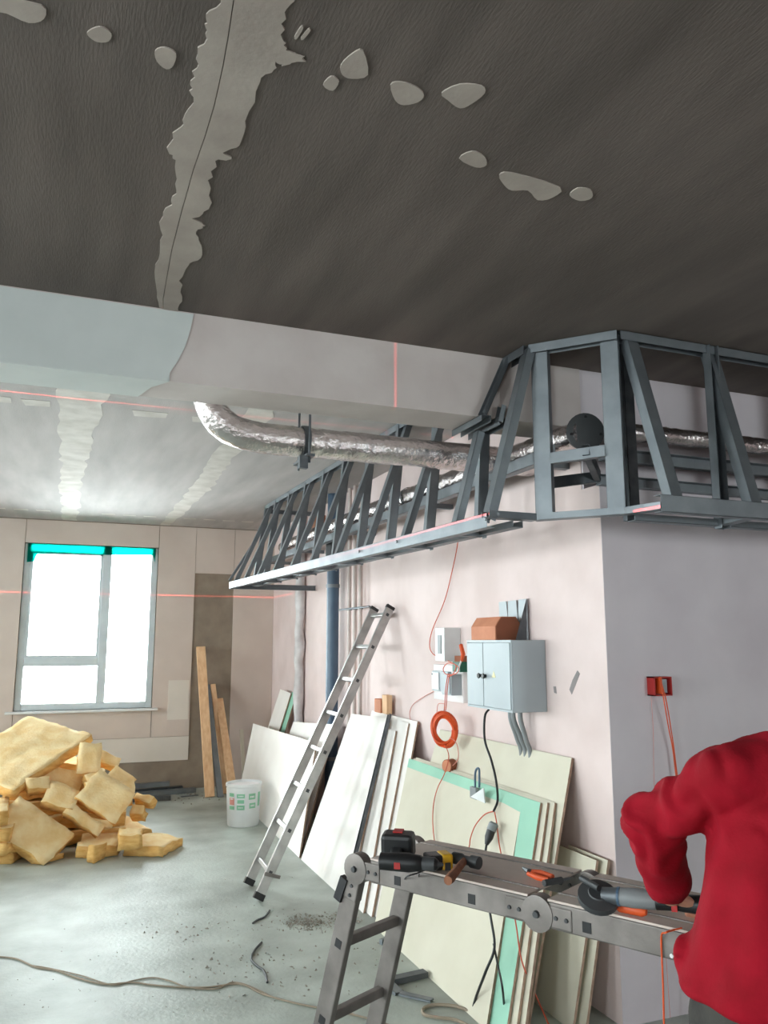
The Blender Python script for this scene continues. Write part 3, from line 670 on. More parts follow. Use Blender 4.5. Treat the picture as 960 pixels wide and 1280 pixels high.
# box and bracket on top of the panel
hb = [(2.10, 1.613), (2.10, 1.685), (2.135, 1.735), (2.225, 1.735), (2.262, 1.685), (2.262, 1.613)]
t = thing('cardboard_box', 'orange-brown box with sloping top edges standing on the electrical panel', 'box', (2.18, 3.99, 1.613))
MB().prism([(x, 4.14 if False else 4.015, z) for x, z in hb], (0, -.27, 0)).build('body', 'card', t)
MB().prism([(x * 1 + (2.18 - x) * .04, 3.7445, z + (1.67 - z) * .04) for x, z in hb], (0, -.004, 0)).build('end_flap', 'card_dark', t)
br = thing('metal_bracket', 'flat grey metal bracket with three pointed tines standing behind the box on the panel', 'bracket', (2.265, 3.83, 1.613))
MB().prism([(2.262, 3.985, 1.65), (2.262, 3.985, 1.825), (2.262, 3.905, 1.825), (2.262, 3.885, 1.65)], (.004, 0, 0)).build('tine', 'panel', br)
MB().prism([(2.262, 3.895, 1.65), (2.262, 3.885, 1.826), (2.262, 3.80, 1.826), (2.262, 3.775, 1.65)], (.004, 0, 0)).build('tine', 'panel', br)
MB().prism([(2.262, 3.785, 1.65), (2.262, 3.775, 1.828), (2.262, 3.69, 1.828), (2.262, 3.69, 1.65)], (.004, 0, 0)).build('tine', 'panel', br)
MB().prism([(2.255, 3.69, 1.613), (2.262, 3.69, 1.828), (2.19, 3.69, 1.613)], (0, .003, 0)).build('side_gusset', 'zinc_dark', br)
MB().box(2.258, 2.268, 3.69, 3.985, 1.613, 1.655).build('base_strip', 'panel', br)
# white enclosure and sockets left of the panel
en = thing('meter_box', 'small white upright enclosure with a grey window left of the electrical panel', 'electrical box', (2.25, 4.6, 1.49))
MB().box(2.165, WX - .001, 4.50, 4.63, 1.485, 1.69).build('body', 'white', en, bevel=.004)
MB().box(2.160, 2.166, 4.54, 4.585, 1.53, 1.645).build('window', 'grey', en)
s1 = thing('socket_box', 'pale grey socket box hanging under the white enclosure', 'electrical box', (2.25, 4.68, 1.30))
MB().box(2.215, WX - .001, 4.56, 4.79, 1.295, 1.42).build('body', 'panel', s1, bevel=.004); MB().box(2.208, 2.216, 4.68, 4.78, 1.305, 1.41).build('lid', 'white', s1)
MB().lathe((2.208, 4.77, 1.40), (-1, 0, 0), [(0, .006), (.003, .006)], 8).build('screw', 'dark', s1)
s2 = thing('socket_box', 'darker-sided grey socket box touching the electrical panel', 'electrical box', (2.25, 4.48, 1.29))
MB().box(2.17, WX - .001, 4.42, 4.55, 1.285, 1.41).build('body', 'panel', s2, bevel=.004); MB().box(2.163, 2.171, 4.43, 4.54, 1.295, 1.40).build('lid', 'panel', s2)
tag(MB().box(2.24, WX - .001, 4.40, 4.82, 1.24, 1.46).build('mounting_board', 'primer_wall', bevel=.003), 'white backing board behind the two socket boxes', 'board')
gb = thing('green_terminal_block', 'small dark green block beside the electrical panel above the sockets', 'electrical box', (2.25, 4.40, 1.43))
MB().box(2.20, WX - .001, 4.36, 4.46, 1.425, 1.485).build('body', mat('dark_green', (20, 96, 74), .5), gb)
MB().box(2.21, 2.27, 4.37, 4.45, 1.485, 1.52).build('cover', 'card_dark', gb)
tool = thing('wall_brush', 'orange-handled brush stuck between the white enclosure and the panel', 'brush', (2.2, 4.42, 1.44))
MB().tube([at_x(576, 806, 2.17), at_x(579, 818, 2.17), at_x(577, 826, 2.17)], [.012, .014, .008], 8).build('handle', 'orange', tool)
MB().tube([at_x(577, 824, 2.17), at_x(571, 842, 2.19)], .005, 8).build('shaft', 'white', tool)
# orange block on the boards
ob = thing('block', 'orange-brown block with an upright tab resting on the white boards', 'block', at_x(481, 893, 2.24))
y0 = at_x(474, 895, 2.24).y; y1 = at_x(488, 895, 2.24).y; ym = at_x(482, 895, 2.24).y
zt = 1.082
MB().box(2.20, 2.26, ym, y0, zt, zt + .10).build('block', 'orange' if False else 'card', ob, bevel=.006)
MB().box(2.21, 2.255, y1, ym, zt, zt + .135).build('tab', 'wood', ob, bevel=.004)
# coil of orange cable hanging from the sockets
cc_ = at_x(555, 912, 2.12); cu_ = Zv; cr_ = V((.75, -.66, 0)).normalized()
mb = MB()
for k in range(14):
    q = random.uniform(0, 6.28); rr = math.sqrt(random.random()) * .019; pts = []
    for i in range(33):
        a = 2 * math.pi * i / 32
        w = rr + .003 * math.sin(3 * a + k)
        R = .083 + w * math.cos(q + a * .7); h = w * math.sin(q + a * .7)
        pts.append(cc_ + cr_ * (R * .82 * math.cos(a)) + cu_ * (R * 1.05 * math.sin(a)) + cr_.cross(cu_) * h)
    mb.tube(pts, .006, 6)
coil = tag(mb.build('cable_coil', 'orange', smooth=True), 'coil of bright orange cable hanging on the wall left of the panel', 'cable')
def cord(label, pts, r=.003, m='cord_red', name='cord', cat='cable', k=6, n=6, group=None):
    return tag(MB().tube(curve(pts, k), r, n).build(name, m, smooth=True), label, cat, group)
def wpx(pts, x=WX - .012): return [at_x(a, b, x) for a, b in pts]
cord('thin red cord dropping from the metal frame to the white enclosure', [at_x(574, 655, WX - .03)] + wpx([(572, 680), (566, 710), (556, 750), (541, 786), (537, 806), (541, 817), (552, 823), (560, 826)], WX - .02), .0032)
cord('red cord loops gathered above the socket boxes', wpx([(560, 826), (573, 834), (570, 842), (558, 843), (554, 836), (560, 829), (570, 832), (566, 843), (559, 846)], 2.14), .003)
cord('left strand of red cord holding the orange coil', [at_x(560, 842, 2.14), at_x(557, 862, 2.14), at_x(556, 880, 2.13), cc_ + V((0, 0, .09))], .003)
cord('right strand of red cord holding the orange coil', [at_x(562, 842, 2.14), at_x(559, 862, 2.14), at_x(558, 880, 2.13), cc_ + V((0.005, -.005, .09))], .003)
cord('faint pink flex curling on the wall left of the orange coil', wpx([(547, 862), (533, 869), (517, 880), (512, 892), (515, 902), (525, 905)]), .0022, 'pink')
cord('short pink flex arching over the orange coil', wpx([(556, 880), (548, 880), (546, 890), (545, 897)], 2.15), .0022, 'pink')
bn = V((1, 0, -.481))                                    # plane just in front of the large beige board
def bpl(x, y, off=.02):
    d = ray(x, y); return EYE + d * (((1.73 - off) - (EYE - V((0, 0, 0))).dot(bn)) / d.dot(bn))
cord('red flex tail hanging from the coil down across the large beige board', [cc_ + V((0, 0, -.08)), at_x(561, 945, 2.09), bpl(556, 966), bpl(547, 985), bpl(542, 1005), bpl(541, 1030), bpl(544, 1056), bpl(550, 1075)], .0028)
cord('pink flex tail from the coil over the rear beige board', wpx([(562, 922), (570, 928), (573, 940), (572, 950), (566, 957)], 2.13), .0025, 'pink')
cord('red flex curving left across the beige board to the trestle', [bpl(618, 1014), bpl(606, 1018), bpl(594, 1032), bpl(588, 1048), bpl(586, 1060), bpl(577, 1078)], .003)
cord('red flex running down past the black plug to the floor', [bpl(618, 1014), bpl(621, 1030), bpl(624, 1055), bpl(630, 1085), bpl(644, 1150), bpl(652, 1200), at_z(668, 1240, .12), at_z(690, 1290, .01)], .0035)
cord('black cable hanging from the electrical panel bottom to the near boards', [at_x(611, 887, 2.14), at_x(606, 896, 2.10), at_x(606, 925, 2.10), at_x(614, 950, 2.09), at_x(620, 975, 2.09), at_x(622, 1000, 2.10), bpl(617, 1014, .03)], .0062, 'black')
pl = thing('plug_connector', 'black plug in a grey coupling hanging in front of the beige board', 'plug', bpl(612, 1045, .05))
a, b, c = bpl(618, 1028, .05), bpl(614, 1038, .05), bpl(608, 1056, .05)
MB().tube([a, a.lerp(b, .2), b], [.016, .024, .024], 10).build('coupling', 'grey', pl, smooth=True)
MB().tube([b, b.lerp(c, .5), c.lerp(b, .12), c], [.022, .021, .012, .009], 10).build('plug', 'black', pl, smooth=True)
cord('black cable hanging from the plug behind the trestle down to the floor', [c, bpl(606, 1075, .05), bpl(607, 1110, .07), bpl(614, 1150, .08), bpl(618, 1185, .08), bpl(607, 1215, .08), at_z(594, 1250, .06), at_z(592, 1268, .008), at_z(604, 1277, .006), at_z(630, 1276, .006)], .006, 'black')
cord('second black cable strand looping down beside the first under the trestle', [bpl(617, 1180, .07), bpl(622, 1205, .07), bpl(628, 1235, .06), at_z(632, 1275, .02), at_z(640, 1310, .006)], .005, 'black')
# things lying on the near boards
rl = thing('tape_roll', 'brown round roll wedged on top of the green board edge', 'roll', at_x(562, 965, 2.16))
p = at_x(563, 957, 2.17)
MB().lathe(p + V((-.03, -.012, 0)), (1, .4, 0), [(0, .012), (0, .038), (.055, .038), (.055, .012)], 18).build('roll', 'card_dark', rl)
MB().lathe(p + V((-.032, -.0128, 0)), (1, .4, 0), [(0, .014), (0, .034), (.002, .034), (.002, .014)], 18).build('roll_face', 'card', rl)
hk = thing('bracket_with_hook', 'white angle piece with a grey wire hook on the green board edge', 'bracket', at_x(596, 990, 2.14))
pts = [at_x(x, y, 2.095) for x, y in ((594, 984), (594, 968), (596, 961), (599, 963), (599, 984))]
MB().tube(curve(pts, 5), .006, 8).build('hook', 'pipe_blue', hk, smooth=True)
p = at_x(595, 992, 2.10)
MB().box(p.x - .01, p.x + .012, p.y - .015, p.y + .055, p.z - .03, p.z + .03).build('clamp', 'grey', hk, bevel=.004)
MB().prism([at_x(588, 996, 2.075), at_x(604, 985, 2.075), at_x(606, 1004, 2.075)], (.006, 0, 0)).build('white_flap', 'white', hk)
# red back box with orange cords on the return wall
rb = thing('socket_back_box', 'open red electrical back box on the lavender return wall', 'electrical box', (2.55, WY, 1.36))
bx0, bx1, bz0, bz1 = 2.495, 2.595, 1.36, 1.445
MB().box(bx0, bx0 + .005, WY - .05, WY, bz0, bz1).box(bx1 - .005, bx1, WY - .05, WY, bz0, bz1).box(bx0, bx1, WY - .05, WY, bz0, bz0 + .005).box(bx0, bx1, WY - .05, WY, bz1 - .005, bz1).box(bx0 + .005, bx1 - .005, WY - .008, WY, bz0, bz1).build('body', 'red', rb)
MB().box(bx0 + .035, bx1 - .012, WY - .03, WY - .008, bz0 + .012, bz1 - .012).build('insert', 'panel', rb)
MB().box(bx0 + .028, bx0 + .04, WY - .055, WY - .02, bz0 + .01, bz1).build('cord_tuft', 'orange', rb)
for i, (dx, lab) in enumerate(((0, 'left orange cord of the pair hanging from the red back box'), (.012, 'right orange cord of the pair hanging from the red back box'))):
    q = [V((bx0 + .035, WY - .05, bz1 - .01)), V((bx0 + .045 + dx, WY - .055, 1.34)), V((bx0 + .075 + dx, WY - .04, 1.22)), V((2.60 + dx * .5, WY - .03, 1.08)), V((2.62 + dx, WY - .03, .7)), V((2.62, WY - .04, .3)), V((2.60, WY - .08, .01))]
    cord(lab, q, .003, 'orange', group='orange cords from the red box')
cord('faint thin cord hanging left below the red back box', [V((2.505, WY - .01, 1.37)), V((2.51, WY - .008, 1.2)), V((2.50, WY - .008, .95)), V((2.51, WY - .01, .4)), V((2.51, WY - .02, .01))], .0012, 'pink')
# ================================================================== TRESTLE LADDER SET AS A PLATFORM
tr = thing('trestle_ladder', 'folding aluminium ladder set up as a low work platform with tools on it', 'trestle', (1.2, 2.2, 0))
P0 = V((.92, 2.5, 0)); U = V((.47, -.883, 0)).normalized(); N = V((.883, .47, 0)).normalized(); TW = .285; ZT = .93; S1, S2 = .62, 1.30
def tp(s, w, z): return P0 + U * s + N * w + V((0, 0, z))
def rail(p, q, side, name='rail'): return MB().bar(p, q, .025, .066, side).build(name, 'alu_worn', tr, bevel=.004)
for s0, s1 in ((.03, S1 - .03), (S1 + .03, S2 - .03)):
    for w in (0, TW):
        r = rail(tp(s0, w, ZT - .033), tp(s1, w, ZT - .033), N)
        k = s0 + .11
        while k < s1:
            for sg in (-1,) if w == 0 else (1,):
                MB().bar(tp(k - .012, w + sg * .0128, ZT - .04), tp(k + .012, w + sg * .0128, ZT - .04), .002, .026, N).build('rung_end', 'black', r)
            k += .27
    k = s0 + .11
    while k < s1:
        MB().bar(tp(k, .0125, ZT - .04), tp(k, TW - .0125, ZT - .04), .028, .028, U).build('rung', 'alu_worn', tr, bevel=.003); k += .27
    MB().para(tp(s0, -.012, ZT + .001), U * (s1 - s0), N * (TW + .024), V((0, 0, .006))).build('deck_plate', mat('deck_brown_grey', (212, 197, 188), .75, 0, col2=(192, 178, 168), scale=6), tr)
    for w in (.045, .24):
        MB().para(tp(s0, w, ZT + .006), U * (s1 - s0), N * .005, V((0, 0, .004))).build('deck_rib', 'alu_worn', tr)
def legpair(sa, za, sb):
    for w in (0.0, TW):
        a, b = tp(sa, w, za), tp(sb, w, .004); d = (a - b).normalized()
        r = rail(b + d * .05, a - d * .06, N, 'leg')
        MB().bar(b, b + d * .06, .031, .072, N).build('foot_cap', 'black', r)
        for t in (.19, .46, .73):
            m_ = b + d * (a - b).length * t; sg = -1 if w == 0 else 1
            MB().bar(m_ + N * sg * .0128 - d * .013, m_ + N * sg * .0128 + d * .013, .002, .026, N).build('rung_end', 'black', r)
    for t in (.19, .46, .73):
        m0 = tp(sb, 0, .004).lerp(tp(sa, 0, za), t); m1 = m0 + N * TW
        MB().bar(m0 + N * .012, m1 - N * .012, .03, .03, U).build('rung', 'alu_worn', tr, bevel=.004)
legpair(-.035, ZT - .03, -.29); legpair(S2 + .035, ZT - .03, S2 + .29)
def hinge(s, z, dirs):
    for w in (0, TW):
        c = tp(s, w, z)
        h = MB().lathe(c - N * .02, N, [(0, .03), (.002, .046), (.038, .046), (.04, .03)], 22).build('hinge', 'alu_worn', tr, smooth=True)
        for d in dirs:
            MB().bar(c + d * .02, c + d * .10, .032, .054, N).build('hinge_arm', 'alu_worn', h, bevel=.004)
            for k in (.055, .085): MB().lathe(c + d * k - N * .016, -N, [(0, .006), (.004, .005)], 8).build('rivet', 'dark', h)
        MB().lathe(c - N * .02, -N, [(0, .010), (.008, .008)], 10).build('hinge_pin', 'dark', h)
ldn = (tp(-.29, 0, 0) - tp(-.035, 0, ZT - .03)).normalized(); ldp = (tp(S2 + .29, 0, 0) - tp(S2 + .035, 0, ZT - .03)).normalized()
hinge(-.03, ZT - .035, (U, ldn)); hinge(S1, ZT - .035, (U, -U)); hinge(S2 + .03, ZT - .035, (-U, ldp))
MB().bar(tp(-.105, -.012, ZT - .14), tp(-.075, -.012, ZT - .07), .02, .03, N).build('latch', 'black', tr)
# ---- tools on the platform
ZD = ZT + .011
def on(x, y, dz=0): return at_z(x, y, ZD + dz)
R2 = V((RT.x, RT.y, 0)).normalized(); B2 = V((FW.x, FW.y, 0)).normalized()
dd = thing('cordless_drill', 'black cordless drill with red marks lying at the left end of the platform', 'drill', on(492, 1075))
o = on(474, 1076, .026); dx = (R2 * .97 - B2 * .22).normalized(); dyv = (B2 * .97 + R2 * .22)
MB().lathe(o, dx, [(0, .012), (.004, .024), (.09, .027), (.105, .024), (.125, .022), (.128, .019), (.165, .019), (.175, .012)], 18).build('body', 'black', dd, smooth=True)
MB().lathe(o + dx * .13, dx, [(0, .0195), (.035, .0195), (.044, .009), (.06, .004)], 16).build('chuck', 'dark', dd, smooth=True)
MB().bar(o + dx * .045 + dyv * .01, o + dx * .03 + dyv * .11, .036, .034, dx).build('grip', 'black', dd, bevel=.008)
bt = MB().bar(o + dx * .03 + dyv * .10 + V((0, 0, .012)), o + dx * .03 + dyv * .165 + V((0, 0, .02)), .10, .075, dx).build('battery', 'black', dd, bevel=.012)
bt['label'] = 'black battery with a red mark'
MB().bar(o + dx * .03 + dyv * .12 + V((0, 0, .055)), o + dx * .03 + dyv * .15 + V((0, 0, .058)), .03, .004, dx).build('red_mark', 'red', bt)
MB().bar(o + dx * .05 - dyv * .0255 + V((0, 0, -.004)), o + dx * .068 - dyv * .0255 + V((0, 0, -.004)), .004, .018, dyv).build('red_mark', 'red', dd)
tm = thing('tape_measure', 'black and yellow tape measure lying on the platform', 'tape measure', on(550, 1088))
o = on(536, 1090)
d1v = (R2 * .96 + B2 * .25).normalized(); d2v = V((-d1v.y, d1v.x, 0))
MB().para(o, d1v * .045, d2v * .06, V((0, 0, .042))).build('body', 'black', tm, bevel=.006)
y = MB().para(o + d1v * .042, d1v * .034, d2v * .058, V((0, 0, .044))).build('yellow_side', 'yellow', tm, bevel=.006)
MB().para(o + d1v * .05 - d2v * .0015, d1v * .017, d2v * .004, V((0, 0, .022)) ).build('badge', 'dark', y)
hm = thing('hammer', 'hammer with reddish wooden handle hanging over the platform edge', 'hammer', on(578, 1078))
h0, h1 = on(567, 1072, .02), on(599, 1079, .02); hd_ = (h1 - h0).normalized()
MB().tube([h0, h0 + hd_ * .03, h0 + hd_ * .035, h1 - hd_ * .03, h1 - hd_ * .028, h1], [.017, .017, .013, .013, .018, .018], 12).build('head', 'dark', hm, smooth=True)
hb_ = h0.lerp(h1, .45); he = on(560, 1101, .014)
MB().tube([hb_, hb_.lerp(he, .3), he.lerp(hb_, .1), he], [.010, .011, .014, .012], 10).build('handle', 'wood_old', hm, smooth=True)
pr = thing('pliers', 'pliers with orange handles at the back of the platform', 'pliers', on(672, 1092))
MB().tube([on(662, 1089, .01), on(676, 1091, .01), on(691, 1096, .01)], [.006, .008, .007], 8).build('handle', 'orange', pr, smooth=True)
MB().tube([on(660, 1092, .01), on(672, 1097, .01), on(686, 1100, .01)], [.006, .008, .007], 8).build('handle', 'orange', pr, smooth=True)
MB().tube([on(654, 1085, .01), on(662, 1090, .01)], [.004, .009], 8).build('jaw', 'zinc_dark', pr)
bi = thing('dark_bit_holder', 'dark bit holder lying next to the mid hinge of the platform', 'tool', on(690, 1103))
MB().tube([on(680, 1104, .010), on(702, 1100, .010)], .009, 8).build('holder', 'dark', bi); MB().tube([on(702, 1100, .010), on(712, 1098, .010)], .004, 8).build('bit', 'zinc_dark', bi)
ag = thing('angle_grinder', 'grey angle grinder with round guard and black rear handle on the platform', 'power tool', on(770, 1122))
g0 = on(748, 1118, .04); g1 = on(806, 1124, .045); gd = (g1 - g0).normalized(); gn = V((0, 0, 1)) - gd * gd.z; gn = (gn - B2 * .6).normalized()
MB().lathe(g0 - gn * .02, gn, [(0, .046), (.003, .05), (.018, .05), (.025, .026), (.028, .024)], 24).build('guard', 'dark', ag, smooth=True)
MB().lathe(g0 - gn * .012, gn, [(-.004, .05), (-.002, .05)], 24).build('disc', 'zinc_dark', ag)
MB().lathe(g0 + gd * .01, gd, [(0, .018), (.03, .020), (.04, .022)], 16).build('gear_head', 'zinc_dark', ag, smooth=True)
MB().lathe(g0 + gd * .048, gd, [(0, .0225), (.006, .0225)], 16).build('blue_ring', 'pipe_blue', ag)
MB().lathe(g0 + gd * .054, gd, [(0, .021), (.03, .023), (.08, .022), (.088, .019)], 16).build('motor_body', 'grey', ag, smooth=True)
MB().lathe(g0 + gd * .14, gd, [(0, .022), (.05, .019), (.10, .022), (.11, .014)], 14).build('rear_handle', 'black', ag, smooth=True)
MB().tube([g0 + gd * .0 + gn * .02, g0 + B2 * .06 + gn * .03 - R2 * .03], .008, 8).build('side_handle', 'dark', ag)
MB().bar(g0 + gd * .165 - B2 * .026, g0 + gd * .178 - B2 * .026, .006, .028, B2).build('red_switch', 'red', ag)
sw = thing('screwdriver', 'screwdriver with a long orange handle near the front platform edge', 'screwdriver', on(780, 1138))
MB().tube([on(771, 1133, .012), on(774, 1133.5, .012), on(803, 1139, .012), on(808, 1140, .012)], [.008, .012, .013, .008], 10).build('handle', 'orange', sw, smooth=True)
MB().tube([on(738, 1129, .012), on(771, 1133, .012)], .004, 8).build('shaft', 'zinc_dark', sw)
cord('thin dark wire loop lying over the front edge of the platform', [on(536, 1086, .003), on(520, 1092, .004), on(508, 1096, .003), at_d(506, 1102, 2.62), at_d(512, 1106, 2.62), at_d(520, 1103, 2.62), on(524, 1093, .004)], .0022, 'dark', 'wire_loop', 'wire')
cord('orange cord lying on the platform and hanging down at its right end', [on(852, 1160, .003), on(840, 1163, .003), on(832, 1166, .003), tp(.955, -.02, ZT - .02), tp(.955, -.024, ZT - .12), tp(.95, -.03, .5), tp(.95, -.03, .1), tp(.92, -.05, .008), tp(.7, -.1, .006)], .0022, 'orange')
# ================================================================== FLOOR
def fl(pts, z=.004): return [at_z(x, y, z) for x, y in pts]
main = [(-30, 1195), (0, 1196), (22, 1199), (45, 1209), (70, 1213), (95, 1222), (130, 1230), (165, 1228), (190, 1231), (225, 1234), (260, 1234), (300, 1230), (330, 1243), (370, 1254), (400, 1260), (440, 1268), (480, 1279), (520, 1295)]
cord('long tan twine snaking over the bare floor at the lower left', fl(main), .004, 'rope', 'twine', 'cord')
cord('second strand of tan twine looping away from the long one', fl([(40, 1207), (60, 1210), (100, 1219), (140, 1231), (165, 1226), (190, 1222), (212, 1226), (235, 1234), (270, 1236), (290, 1228), (310, 1232), (340, 1246)]), .0032, 'rope', 'twine', 'cord')
cord('dark rubber strip on the floor just below the ladder feet', fl([(337, 1138), (331, 1146), (322, 1150), (316, 1154)], .005), .006, 'dark', 'cord_scrap', 'scrap')
cord('curved dark scrap of cord on the floor left of the trestle', fl([(327, 1178), (318, 1188), (314, 1199), (322, 1208), (330, 1214), (334, 1228)], .005), .006, 'dark', 'cord_scrap', 'scrap')
cord('grey cable loop lying on the floor by the beige board foot', fl([(600, 1290), (570, 1275), (548, 1272), (530, 1268), (530, 1260), (545, 1256), (570, 1258), (590, 1266), (610, 1282)], .006), .007, 'rope', 'cable_loop', 'cable')
bp_ = thing('bent_metal_profile', 'bent shiny metal profile lying on the floor at the beige board foot', 'metal profile', at_z(505, 1228, 0))
a, b, c, d = at_z(482, 1224, .03), at_z(532, 1213, .03), at_z(500, 1240, .012), at_z(540, 1249, .012)
MB().channel(a, b, .05, .025, V((.5, .5, 0)), -Zv).build('upper_length', 'zinc_dark', bp_)
MB().channel(a, c, .05, .028, V((.6, .4, 0)), -Zv).build('short_bend', 'zinc', bp_)
MB().channel(c, d, .035, .01, V((.5, .5, 0)), -Zv).build('lower_length', 'zinc', bp_)
nut = thing('metal_scrap', 'small shiny scrap of metal on the floor behind the trestle leg', 'scrap', at_z(481, 1177, 0))
MB().bar(at_z(476, 1178, .012), at_z(486, 1174, .012), .03, .02, Zv).build('piece', 'zinc', nut); MB().bar(at_z(482, 1182, .01), at_z(487, 1178, .01), .02, .018, Zv).build('piece', 'zinc_dark', nut)
# grey dust heaps and crumbs, too fine to count
mb = MB()
def crumb(p, r):
    k = len(mb.v); pts = [V((random.uniform(-1, 1), random.uniform(-1, 1), random.uniform(.1, .8))).normalized() * r * random.uniform(.6, 1.2) for _ in range(4)]
    b = [p + V((q.x, q.y, 0)) for q in pts[:3]]
    t = p + V((0, 0, r * random.uniform(.4, .9)))
    mb.add([b[0], b[1], b[2], t], [(0, 1, 3), (1, 2, 3), (2, 0, 3), (0, 2, 1)])
def heap(cx, cy, rx, ry, n, r0, r1):
    for _ in range(n):
        x, y = random.gauss(cx, rx), random.gauss(cy, ry)
        p = at_z(x, y, .001)
        if p.x < 1.70: crumb(p, random.uniform(r0, r1))
heap(385, 1154, 18, 5, 420, .003, .013); heap(430, 1148, 22, 5, 220, .003, .012); heap(260, 1150, 90, 30, 150, .003, .008)
heap(320, 1215, 60, 20, 120, .004, .014); heap(255, 1165, 40, 6, 30, .005, .016); heap(480, 1180, 30, 25, 60, .004, .012); heap(240, 995, 25, 4, 60, .006, .02); heap(140, 1230, 120, 40, 60, .003, .008)
tag(mb.build('dust_and_crumbs', 'dust', loc=(1, 4.6, 0)), 'grey plaster dust and crumbs scattered over the floor', None, None, 'stuff')
# ================================================================== WORKER
pe = thing('person', 'person in a red shirt seen from behind, left elbow out, leaning over the platform', 'person', (1.33, 1.2, 0))
G = V((.80, .60, 0)); LF = V((-.60, .80, 0))
def capsule(mb, p, q, r0, r1, n=14):
    p, q = V(p), V(q); t = (q - p).normalized(); L = (q - p).length
    prof = [(-r0 * math.cos(a), max(.0005, r0 * math.sin(a))) for a in (.02, .4, .8, 1.2)] + [(0, r0), (L, r1)] + [(L + r1 * math.sin(a), max(.0005, r1 * math.cos(a))) for a in (.4, .8, 1.2, 1.55)]
    mb.lathe(p, t, prof, n)
def ell(mb, c, rx, ry, rz, ax=None, n=16):
    c = V(c); ax = ax or (LF, G, Zv); k = len(mb.v)
    m = 10
    for i in range(m + 1):
        a = math.pi * i / m
        for j in range(n):
            b = 2 * math.pi * j / n
            mb.v.append(c + ax[0] * rx * max(.002, math.sin(a)) * math.cos(b) + ax[1] * ry * max(.002, math.sin(a)) * math.sin(b) + ax[2] * rz * math.cos(a))
    for i in range(m):
        for j in range(n):
            s0, s1 = k + i * n + j, k + i * n + (j + 1) % n
            mb.f.append([s0, s0 + n, s1 + n, s1]); mb.mi.append(0)
    mb.f.append([k + j for j in range(n)]); mb.mi.append(0); mb.f.append([k + m * n + j for j in range(n)][::-1]); mb.mi.append(0)
def loft(mb, rings, n=28):             # rings: (centre, half width, half depth)
    k = len(mb.v)
    for c, w, d in rings:
        for j in range(n):
            b = 2 * math.pi * j / n; cx, sx = math.cos(b), math.sin(b)
            e_ = .82
            mb.v.append(V(c) + LF * w * math.copysign(abs(cx) ** e_, cx) + G * d * math.copysign(abs(sx) ** e_, sx))
    for i in range(len(rings) - 1):
        for j in range(n):
            s0, s1 = k + i * n + j, k + i * n + (j + 1) % n
            mb.f.append([s0, s1, s1 + n, s0 + n]); mb.mi.append(0)
    mb.f.append([k + j for j in range(n)][::-1]); mb.mi.append(0)
    mb.f.append([k + (len(rings) - 1) * n + j for j in range(n)]); mb.mi.append(0)
def fuse(mb, name, m, vox, smooth, wr=None):
    me = bpy.data.meshes.new('tmp'); me.from_pydata(mb.v, [], mb.f); me.update()
    bm = bmesh.new(); bm.from_mesh(me); bmesh.ops.recalc_face_normals(bm, faces=bm.faces); bm.to_mesh(me); bm.free()
    o = bpy.data.objects.new('tmp', me); COL.objects.link(o)
    r = o.modifiers.new('r', 'REMESH'); r.mode = 'VOXEL'; r.voxel_size = vox
    s = o.modifiers.new('s', 'SMOOTH'); s.iterations = smooth; s.factor = .5
    dg = bpy.context.evaluated_depsgraph_get(); me2 = bpy.data.meshes.new_from_object(o.evaluated_get(dg))
    bpy.data.objects.remove(o)
    base = root_loc(pe)
    if wr:
        me2.update(); nrm = [v.normal.copy() for v in me2.vertices]
        for v, nn in zip(me2.vertices, nrm): v.co = v.co + nn * wr(v.co)
    for v in me2.vertices: v.co -= base
    me2.polygons.foreach_set('use_smooth', [True] * len(me2.polygons)); me2.materials.clear(); me2.materials.append(MT[m]); me2.name = name
    ob = bpy.data.objects.new(name, me2); COL.objects.link(ob); ob.parent = pe
    return ob
Lsh, Lel, Lwr = at_d(918, 972, 1.64), at_d(812, 1028, 1.76), at_d(838, 1118, 1.87)
Lha = at_d(866, 1134, 1.93)
ctr = lambda x, y, d: at_d(x, y, d)
Ck = [ctr(1000, 1250, 1.50), ctr(1003, 1180, 1.52), ctr(1012, 1090, 1.56), ctr(1024, 1010, 1.60), ctr(1034, 965, 1.63), ctr(1040, 940, 1.65), ctr(1046, 915, 1.67)]
Rsh = Ck[4] * 2 - Lsh - LF * 0; Rsh.z = Lsh.z
Rel = Rsh - LF * .06 + G * .14 + V((0, 0, -.24)); Rwr = Rel + G * .20 + LF * .08 + V((0, 0, -.12)); Rha = Rwr + G * .09 + LF * .03 + V((0, 0, -.045))
hipz = .90; Hc = V((Ck[0].x, Ck[0].y, hipz)) + G * .0
nk = Ck[6] + G * .02 + V((0, 0, .03)); hdc = nk + G * .085 + V((0, 0, .115))
